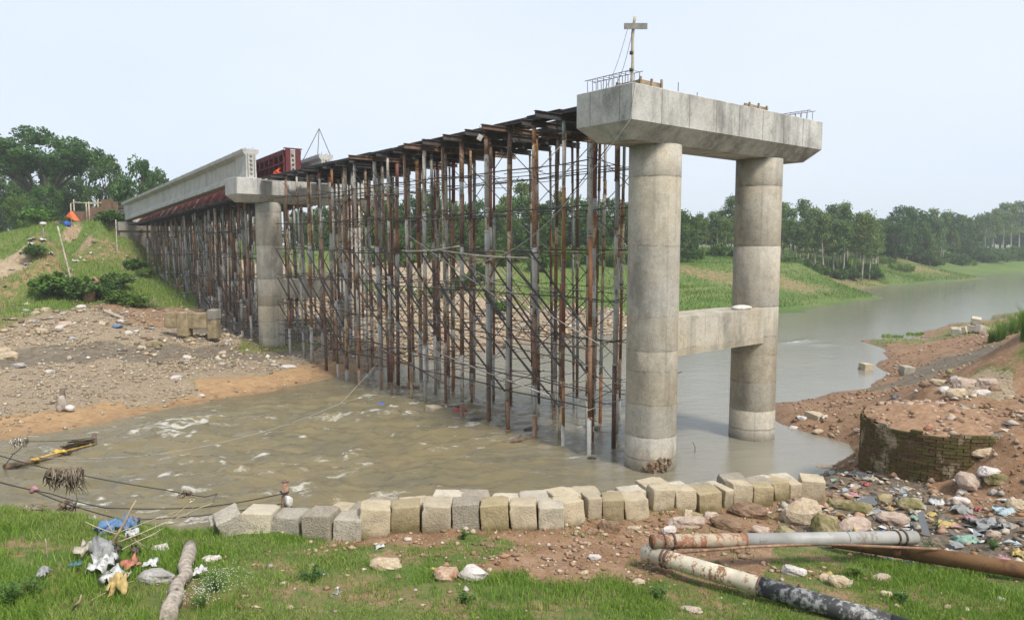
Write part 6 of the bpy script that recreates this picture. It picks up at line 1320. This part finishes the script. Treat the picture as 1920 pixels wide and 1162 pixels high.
def tree_rain(seed):
    r = np.random.RandomState(seed); m = MB(); P = [np.array([0, 0, -1]), np.array([.2, 0, 3]), np.array([.1, 0, 5.6])]; m.tube(P, [.7, .55, .5], 10); C = []; R = []
    for k in range(13):
        a = 2 * math.pi * k / 13 + r.uniform(-.2, .2); L = r.uniform(5.0, 9.4); zt = 12.0 + 2.2 * (1 - L / 9.4) + r.uniform(-.6, .6); e = np.array([math.cos(a) * L, math.sin(a) * L * .9, zt]); mid = P[2] * .45 + e * .55 + np.array([0, 0, .9]); m.tube([P[2] - np.array([0, 0, .8]), P[2] * .7 + e * .3 + np.array([0, 0, .8]), mid, e], [.36, .27, .18, .06], 6)
        for q in range(6):
            b = mid * r.uniform(0, 1) + e * 0; b = mid + (e - mid) * r.uniform(-.2, 1.1); a2 = r.uniform(0, 6.28); L2 = r.uniform(.6, 2.2); e2 = b + np.array([math.cos(a2) * L2, math.sin(a2) * L2, r.uniform(.6, 2.0)]); m.tube([b, e2], [.07, .02], 4)
            for w in range(3): C.append(e2 + r.uniform(-1, 1, 3) * np.array([1.1, 1.1, .35])); R.append(r.uniform(.7, 1.25))
    for k in range(130):
        a = r.uniform(0, 6.28); q = math.sqrt(r.rand()) * 9.2; C.append(np.array([math.cos(a) * q, math.sin(a) * q, 16.4 - .045 * q * q + r.uniform(-1.2, .7)])); R.append(r.uniform(.7, 1.3))
    return proto('rain_tree', m, leafcloud('crown', C, R, 74, .21, DK, seed, .55), dark_bark)
def bush(seed, cols, n=34, per=60, size=.11):
    r = np.random.RandomState(seed); m = MB(); C = []; R = []
    for k in range(n):
        a = r.uniform(0, 6.28); q = math.sqrt(r.rand()) * 1.0; z = .2 + 1.15 * math.sqrt(max(0, 1 - q * q * .8)) * r.uniform(.3, 1); e = np.array([math.cos(a) * q, math.sin(a) * q, z]); C.append(e); R.append(r.uniform(.18, .42))
        if k % 4 == 0: m.tube([np.array([0, 0, -.1]), e], [.03, .01], 4)
    return proto('bush', m, leafcloud('crown', C, R, per, size, cols, seed, .9), dark_bark)
EUC = [tree_euc(s) for s in (1, 2, 3, 4)]; DEN = [tree_dense(s) for s in (11, 12, 13)] ; LIG = [tree_dense(s, 8, 4.4, LT, .2, 80) for s in (21, 22)]; BU = [bush(31, LT), bush(32, DK), bush(33, [(.07, .13, .035), (.09, .15, .045)])]; RAIN = tree_rain(41)
def put(kind, px, ytop, Y, H0, label, cat, grp, name, wid=1.0, base=None):
    x = UY(px, 460, Y)[0]; zb = Hs(x, Y) - .1 if base is None else base; zt = UY(px, ytop, Y)[2]; s = max(.2, (zt - zb) / H0); plant(kind, (x, Y, zb), (s * wid, s * wid, s), label, cat, grp, name)
random.seed(55)
put(RAIN, 84, 233, 96, 17.8, 'big spreading umbrella-crowned tree above the far embankment', 'tree', None, 'rain_tree', 1.0)
for k, (px, yt, Y, lb) in enumerate(((205, 288, 90, 'tall dark tree right beside the umbrella-crowned tree'), (262, 292, 90, 'ragged dark tree between two dark trees behind the girder'), (296, 314, 92, 'smaller dark tree closest to the girder end'))):
    put(DEN[k], px, yt, Y, 10.3, lb, 'tree', None, 'broadleaf_tree', .62)
for k, (px, yt, Y) in enumerate(((30, 312, 112), (80, 300, 114), (125, 310, 112), (-60, 330, 104), (-10, 335, 98), (40, 338, 106), (140, 335, 108), (180, 345, 100), (235, 350, 104), (275, 360, 98), (320, 372, 104), (120, 360, 100), (10, 365, 90), (330, 385, 120), (370, 392, 124))): put(random.choice(DEN), px, yt, Y, 10.3, 'dark leafy tree filling the wood under the umbrella-crowned tree', 'tree', 'wood behind the embankment', 'broadleaf_tree', .8)
put(LIG[0], 90, 343, 80, 8.2, 'light green bushy tree beside the bamboo frame', 'tree', None, 'broadleaf_tree', .78)
put(LIG[1], 40, 362, 84, 8.2, 'light green tree half behind the bushy one', 'tree', None, 'broadleaf_tree', .7)
for k, (px, yt, Y) in enumerate(((560, 392, 100), (600, 385, 96), (640, 380, 100), (680, 375, 92), (705, 368, 96), (740, 378, 88), (775, 366, 92), (805, 360, 96), (835, 372, 86), (870, 378, 90), (905, 372, 94), (940, 382, 88), (975, 366, 94), (1005, 378, 90), (1040, 372, 96), (1075, 366, 98), (1110, 372, 94), (1145, 368, 100), (1180, 376, 96), (1215, 380, 104), (1250, 384, 108), (1280, 392, 104), (820, 405, 82), (890, 410, 82), (960, 408, 82), (1030, 402, 84), (1100, 404, 86), (740, 412, 80), (1290, 430, 98))): put(random.choice(DEN), px, yt, Y, 10.3, 'dense dark green tree behind the river trestle', 'tree', 'trees behind the trestle', 'broadleaf_tree', .85)
for px, yt, Y in ((735, 330, 106), (812, 322, 104), (985, 320, 106), (1048, 338, 108), (945, 350, 104)): put(random.choice(EUC), px, yt, Y, 12.2, 'tall airy tree rising above the dark trees behind the trestle', 'tree', 'airy trees behind the trestle', 'eucalyptus_tree', 1.0)
for k, (px, py, s) in enumerate(((800, 492, 1.7), (830, 490, 1.5), (945, 488, 1.8), (965, 490, 1.4), (1085, 495, 1.5), (900, 525, 1.2), (870, 545, 1.0), (760, 500, 1.2), (830, 560, .9), (935, 590, .8), (1010, 510, 1.4), (700, 500, 1.3))):
    p = G(px, py, 4); plant(random.choice((BU[0], BU[0], BU[2])), p, s, 'bright green shrub on the tan slope behind the trestle', 'shrub', 'shrubs behind the trestle', 'shrub')
# eucalyptus plantation on the far right bank
tops = [(1285, 392), (1310, 388), (1332, 384), (1350, 380), (1366, 352), (1385, 376), (1408, 372), (1430, 380), (1452, 372), (1468, 358), (1482, 376), (1500, 354), (1515, 384), (1530, 372), (1545, 378), (1562, 368), (1576, 362), (1590, 384), (1604, 380), (1618, 378), (1630, 392), (1645, 400)]
for px, yt in tops:
    put(random.choice(EUC), px, yt + random.uniform(-3, 3), random.uniform(116, 128), 12.2, 'slender pale-stemmed tree in the plantation on the far bank', 'tree', 'plantation on the far bank', 'eucalyptus_tree', 1.1)
for k in range(58):
    px = random.uniform(1270, 1650); put(random.choice(EUC), px, random.uniform(388, 415), random.uniform(112, 140), 12.2, 'slender pale-stemmed tree in the plantation on the far bank', 'tree', 'plantation on the far bank', 'eucalyptus_tree', random.uniform(.9, 1.2))
for px, yt, Y, kd in ((1675, 402, 128, 1), (1692, 384, 132, 1), (1712, 388, 136, 1), (1735, 398, 140, 1), (1752, 376, 138, 0), (1768, 382, 142, 0), (1785, 396, 146, 1), (1800, 392, 150, 0), (1815, 404, 150, 1), (1832, 390, 158, 0), (1848, 384, 160, 0), (1862, 378, 160, 0), (1880, 366, 165, 0), (1896, 366, 168, 0), (1912, 362, 170, 0), (1930, 365, 172, 0), (1950, 360, 172, 0), (1660, 412, 124, 1), (1725, 420, 130, 1), (1765, 420, 136, 0), (1790, 424, 138, 0), (1640, 420, 122, 1), (1702, 428, 126, 0), (1745, 430, 128, 0)):
    Y += 26 + max(0, px - 1700) * .20; put(random.choice(DEN if kd else EUC), px, yt, Y, 10.3 if kd else 12.2, 'broad dark tree in the hazy wood beyond the plantation' if kd else 'tall feathery tree in the hazy wood beyond the plantation', 'tree', 'hazy broad trees' if kd else 'hazy feathery trees', 'broadleaf_tree' if kd else 'eucalyptus_tree', .8 if kd else 1.0)
for k in range(34):
    px = random.uniform(1640, 1990); Y = random.uniform(245, 290); put(random.choice(DEN), px, random.uniform(398, 425), Y, 10.3, 'distant blue-hazed tree of the wood along the river bend', 'tree', 'distant wood', 'broadleaf_tree', 1.0)
for k in range(46):
    px = 1000 + k * 15 + random.uniform(-8, 8); put(random.choice(DEN), px, random.uniform(405, 432), random.uniform(145, 170), 10.3, 'dark tree in the backdrop behind the plantation', 'tree', 'backdrop behind the plantation', 'broadleaf_tree', 1.05)
for k in range(14):
    px = 380 + k * 45 + random.uniform(-12, 12); put(random.choice(DEN), px, random.uniform(395, 410), random.uniform(125, 140), 10.3, 'dark tree in the distance behind the abutment and trestle', 'tree', 'backdrop behind the trestle', 'broadleaf_tree', 1.1)
# bushes and hedges of the far right bank
for k in range(40):
    px = random.uniform(1290, 1660); Y = random.uniform(108, 114) + max(0, px - 1500) * .07; x = UY(px, 470, Y)[0]; plant(random.choice(BU), (x, Y, Hs(x, Y) - .1), random.uniform(.6, 1.5), 'low bush at the foot of the plantation', 'bush', 'undergrowth of the plantation', 'bush')
for px, py, s in ((1660, 478, 2.2), (1640, 482, 1.8), (1680, 476, 2), (1720, 474, 2.2), (1745, 470, 2), (1700, 468, 2.0)):
    p = G(px, py, 4.5); plant(random.choice((BU[1], BU[2])), p, s, 'rounded shrub on the bank beside the plantation', 'bush', 'shrubs beside the plantation', 'bush')
for px, py, s in ((1852, 492, 2.0), (1868, 492, 2.1), (1886, 491, 2.6), (1905, 488, 2.8), (1838, 486, 1.8), (1925, 488, 2.6)):
    p = G(px, py, 3.5); plant(BU[2], p, s, 'rounded grey-green bush near the river bend', 'bush', 'bushes near the river bend', 'bush')
for k in range(70):
    px = random.uniform(1660, 1960); Y = random.uniform(160, 185) + max(0, px - 1740) * .26; x = UY(px, 470, Y)[0]; plant(random.choice(BU), (x, Y, Hs(x, Y) - .1), random.uniform(1.2, 2.4), 'bush in the thicket in front of the hazy wood', 'bush', 'thicket before the hazy wood', 'bush')
# shrubs of the embankment
for px, py, s, b, lb in ((218, 540, 1.05, 2, 'grey-flowered round shrub on the embankment'), (255, 505, .9, 1, 'dark shrub above the grey-flowered one'), (275, 520, .7, 2, 'small shrub between the dark embankment shrub and the trestle'), (210, 548, .7, 1, 'dark shrub beneath the grey-flowered one'), (120, 555, 1.5, 0, 'spreading low green shrub by the dead root'), (145, 558, 1.3, 0, 'low green shrub touching the dead root'), (95, 556, 1.1, 0, 'low green shrub between the spreading one and the rubble'), (190, 562, .9, 1, 'dark leafy shrub on the trestle side of the dead root'), (65, 482, .8, 1, 'dark shrub on the earth mound'), (232, 570, .9, 0, 'green shrub above the woody scrub'), (205, 420, 1.2, 1, 'dark shrub beside the abutment corner'), (182, 412, .9, 1, 'dark shrub by the fence panels'), (250, 576, .8, 0, 'green creeper below the embankment shrubs'), (10, 430, 1.8, 0, 'bright thicket at the foot of the wood behind the mound'), (40, 428, 1.6, 0, 'green thicket behind the earth mound'), (-20, 436, 2.0, 0, 'outermost thicket at the foot of the wood'), (70, 420, 1.6, 0, 'green thicket below the bushy tree')):
    p = G(px, py, 4); plant(BU[b], p, (s, s, s * .75), lb, 'shrub', None, 'shrub')
# ================================================================ FAR EMBANKMENT OBJECTS
random.seed(91)
root_m = simple('dead_root', (.27, .17, .10), .95, .35, 5); p = G(165, 565, 2.9)
m = MB(); m.tube([p - np.array([0, 0, .2]), p + np.array([.2, 0, .7]), p + np.array([.35, 0, 1.25])], [.4, .3, .2], 8); m.tube([p + np.array([.25, 0, .9]), p + np.array([-.6, 0, 1.3]), p + np.array([-1.1, 0, 1.35])], [.2, .15, .06], 7); m.tube([p + np.array([.3, 0, 1.1]), p + np.array([.75, 0, 1.35]), p + np.array([.4, 0, 1.6])], [.16, .12, .08], 6)
tag(m.build('tree_stump', root_m, origin=p), 'torn brown tree root on the embankment grass', 'stump')
def far_pole(px0, py0, px1, py1, r, mt, label, z0=4, name='bamboo_pole', cat='pole'):
    p = G(px0, py0, z0); q = UY(px1, py1, p[1] + .3); m = MB(); n = 9; m.tube([p + (q - p) * f - np.array([0, 0, .0]) for f in np.linspace(-.04, 1, n)], [r * (1.12 if k % 2 else 1) for k in range(n)], 7); return tag(m.build(name, mt, origin=p), label, cat)
far_pole(135, 532, 108, 424, .055, bamboo, 'tall bamboo pole leaning on the embankment grass'); far_pole(220, 478, 217, 412, .05, bamboo, 'bamboo pole upright at the abutment corner')
far_pole(82, 450, 81, 421, .045, timber_grey, 'short post capped with a pale pot on the earth mound', 6.5)
p = UY(81, 421, G(82, 450, 6.5)[1] + .25); m = MB(); m.lathe(p - np.array([0, 0, .05]), [(.16, 0), (.24, .08), (.24, .16), (.14, .24)], 14); tag(m.build('pot', sack_white), 'pale upturned pot on the short mound post', 'pot')
far_pole(232, 598, 195, 582, .10, log_m, 'pale log lying on the rubble slope', 2.2, 'log', 'log')
p = G(270, 575, 2.8); m = MB(); rs2 = np.random.RandomState(3)
for k in range(34): a = p + np.array([rs2.uniform(-.9, .9), rs2.uniform(-.4, .4), 0]); m.tube([a, a + np.array([rs2.uniform(-.6, .6), rs2.uniform(-.3, .3), rs2.uniform(.15, .8)])], .022, 4)
tag(m.build('brushwood', simple('grey_brush', (.24, .20, .15), .95, .3), origin=p), 'tangle of dead grey sticks above the ruined wall', 'sticks')
# bamboo frame, fence panels, tarp, heap of goods
Yf = 71.5; root = thing('bamboo_shelter', 'bare bamboo shelter frame on the approach bank', 'frame', UY(160, 412, Yf))
for px in (134, 140, 163, 168, 185):
    b = UY(px, 412, Yf + (px % 3) * .8); m = MB(); zt = UY(px, 372 + (px % 5) * 2, Yf)[2]; m.tube([(b[0], b[1], Hs(b[0], b[1]) - .2), (b[0], b[1], zt)], .055, 6); m.build('post', bamboo, root)
for (a, b) in (((133, 381), (190, 380)), ((139, 379), (186, 383))): m = MB(); m.tube([UY(*a, Yf), UY(*b, Yf + .4)], .05, 6); m.build('rail', bamboo, root)
rustsheet = simple('brown_fence_sheet', (.15, .095, .065), .9, .35, 4); 
root = thing('fence', 'brown mat fence panels closing the approach road', 'fence', UY(180, 412, 73))
for k, (x0, x1, y0) in enumerate(((138, 162, 396), (163, 190, 388), (191, 212, 374), (212, 222, 378))):
    a = UY(x0, 413, 73); b = UY(x1 - 1, y0, 73); m = MB(); z0_ = Hs((a[0] + b[0]) / 2, 73) - .2; m.box(((a[0] + b[0]) / 2, 73, (z0_ + b[2]) / 2), (b[0] - a[0], .05, b[2] - z0_)); m.build('panel', rustsheet, root)
root = thing('building', 'low grey shed with banded wall behind the girder end', 'building', UY(230, 412, 76)); a = UY(222, 408, 76); b = UY(237, 388, 76)
m = MB(); m.box(((a[0] + b[0]) / 2 + .6, 76.8, (8.4 + b[2]) / 2), (b[0] - a[0] + 1.2, 1.5, b[2] - 8.4)); m.build('wall', MATS['faded_grey'], root)
for k in range(3): z = b[2] - .2 - k * .28; m = MB(); m.box(((a[0] + b[0]) / 2, 76.03, z), (b[0] - a[0], .05, .1)); m.build('band', dark_steel, root)
m = MB(); m.box(((a[0] + b[0]) / 2 + .6, 76.7, b[2] + .05), (b[0] - a[0] + 1.6, 1.9, .08)); m.build('roof', MATS['rust_dark'], root)
p = UY(133, 414, 69.5); m = MB(); V = [p + np.array(v) for v in ((-.45, 0, .45), (.45, -.3, .05), (.55, .5, .0), (-.1, .5, .95), (.0, -.15, .8), (-.5, .3, .1))]; m.add(V, [(0, 1, 4), (1, 2, 4), (4, 2, 3), (0, 4, 3), (0, 3, 5)]); tag(m.build('tarpaulin', simple('orange_tarp', (.72, .15, .05), .7, .15, 3)), 'orange tarpaulin propped by the bamboo frame', 'tarpaulin')
for k, (dx, s, c, lb) in enumerate(((-.35, .28, (.03, .04, .06), 'dark bundle heaped under the orange tarpaulin'), (.1, .26, (.03, .10, .40), 'blue bundle heaped under the orange tarpaulin'), (-.8, .24, (.16, .10, .08), 'brown bundle beside the dark one under the tarpaulin'))):
    q = G(124, 424, 8) + np.array([dx, 0, .15]); m = MB(); blob(m, q, s * 1.3, s, s, k + 3, 7, .22, flat=.6); tag(m.build('bundle', simple('bundle_%d' % k, c, .9, .3, 5)), lb, 'bundle')
HAZE = 0.0006
# ================================================================ HAZE
xs0, xs1, ys0, ys1, z0, z1 = -420, 520, -25, 900, -4.0, 48
m = MB(); m.hexa([(xs0, ys0, z0), (xs1, ys0, z0), (xs1, ys1, z0), (xs0, ys1, z0), (xs0, ys0, z1), (xs1, ys0, z1), (xs1, ys1, z1), (xs0, ys1, z1)])
hm = bpy.data.materials.new('haze'); hm.use_nodes = True; hm.node_tree.nodes.clear()
ho = hm.node_tree.nodes.new('ShaderNodeOutputMaterial'); pv = hm.node_tree.nodes.new('ShaderNodeVolumePrincipled')
pv.inputs['Color'].default_value = (.90, .95, 1, 1); pv.inputs['Density'].default_value = HAZE; pv.inputs['Anisotropy'].default_value = .2
hm.node_tree.links.new(pv.outputs[0], ho.inputs['Volume'])
tag(m.build('haze', hm), kind='stuff')
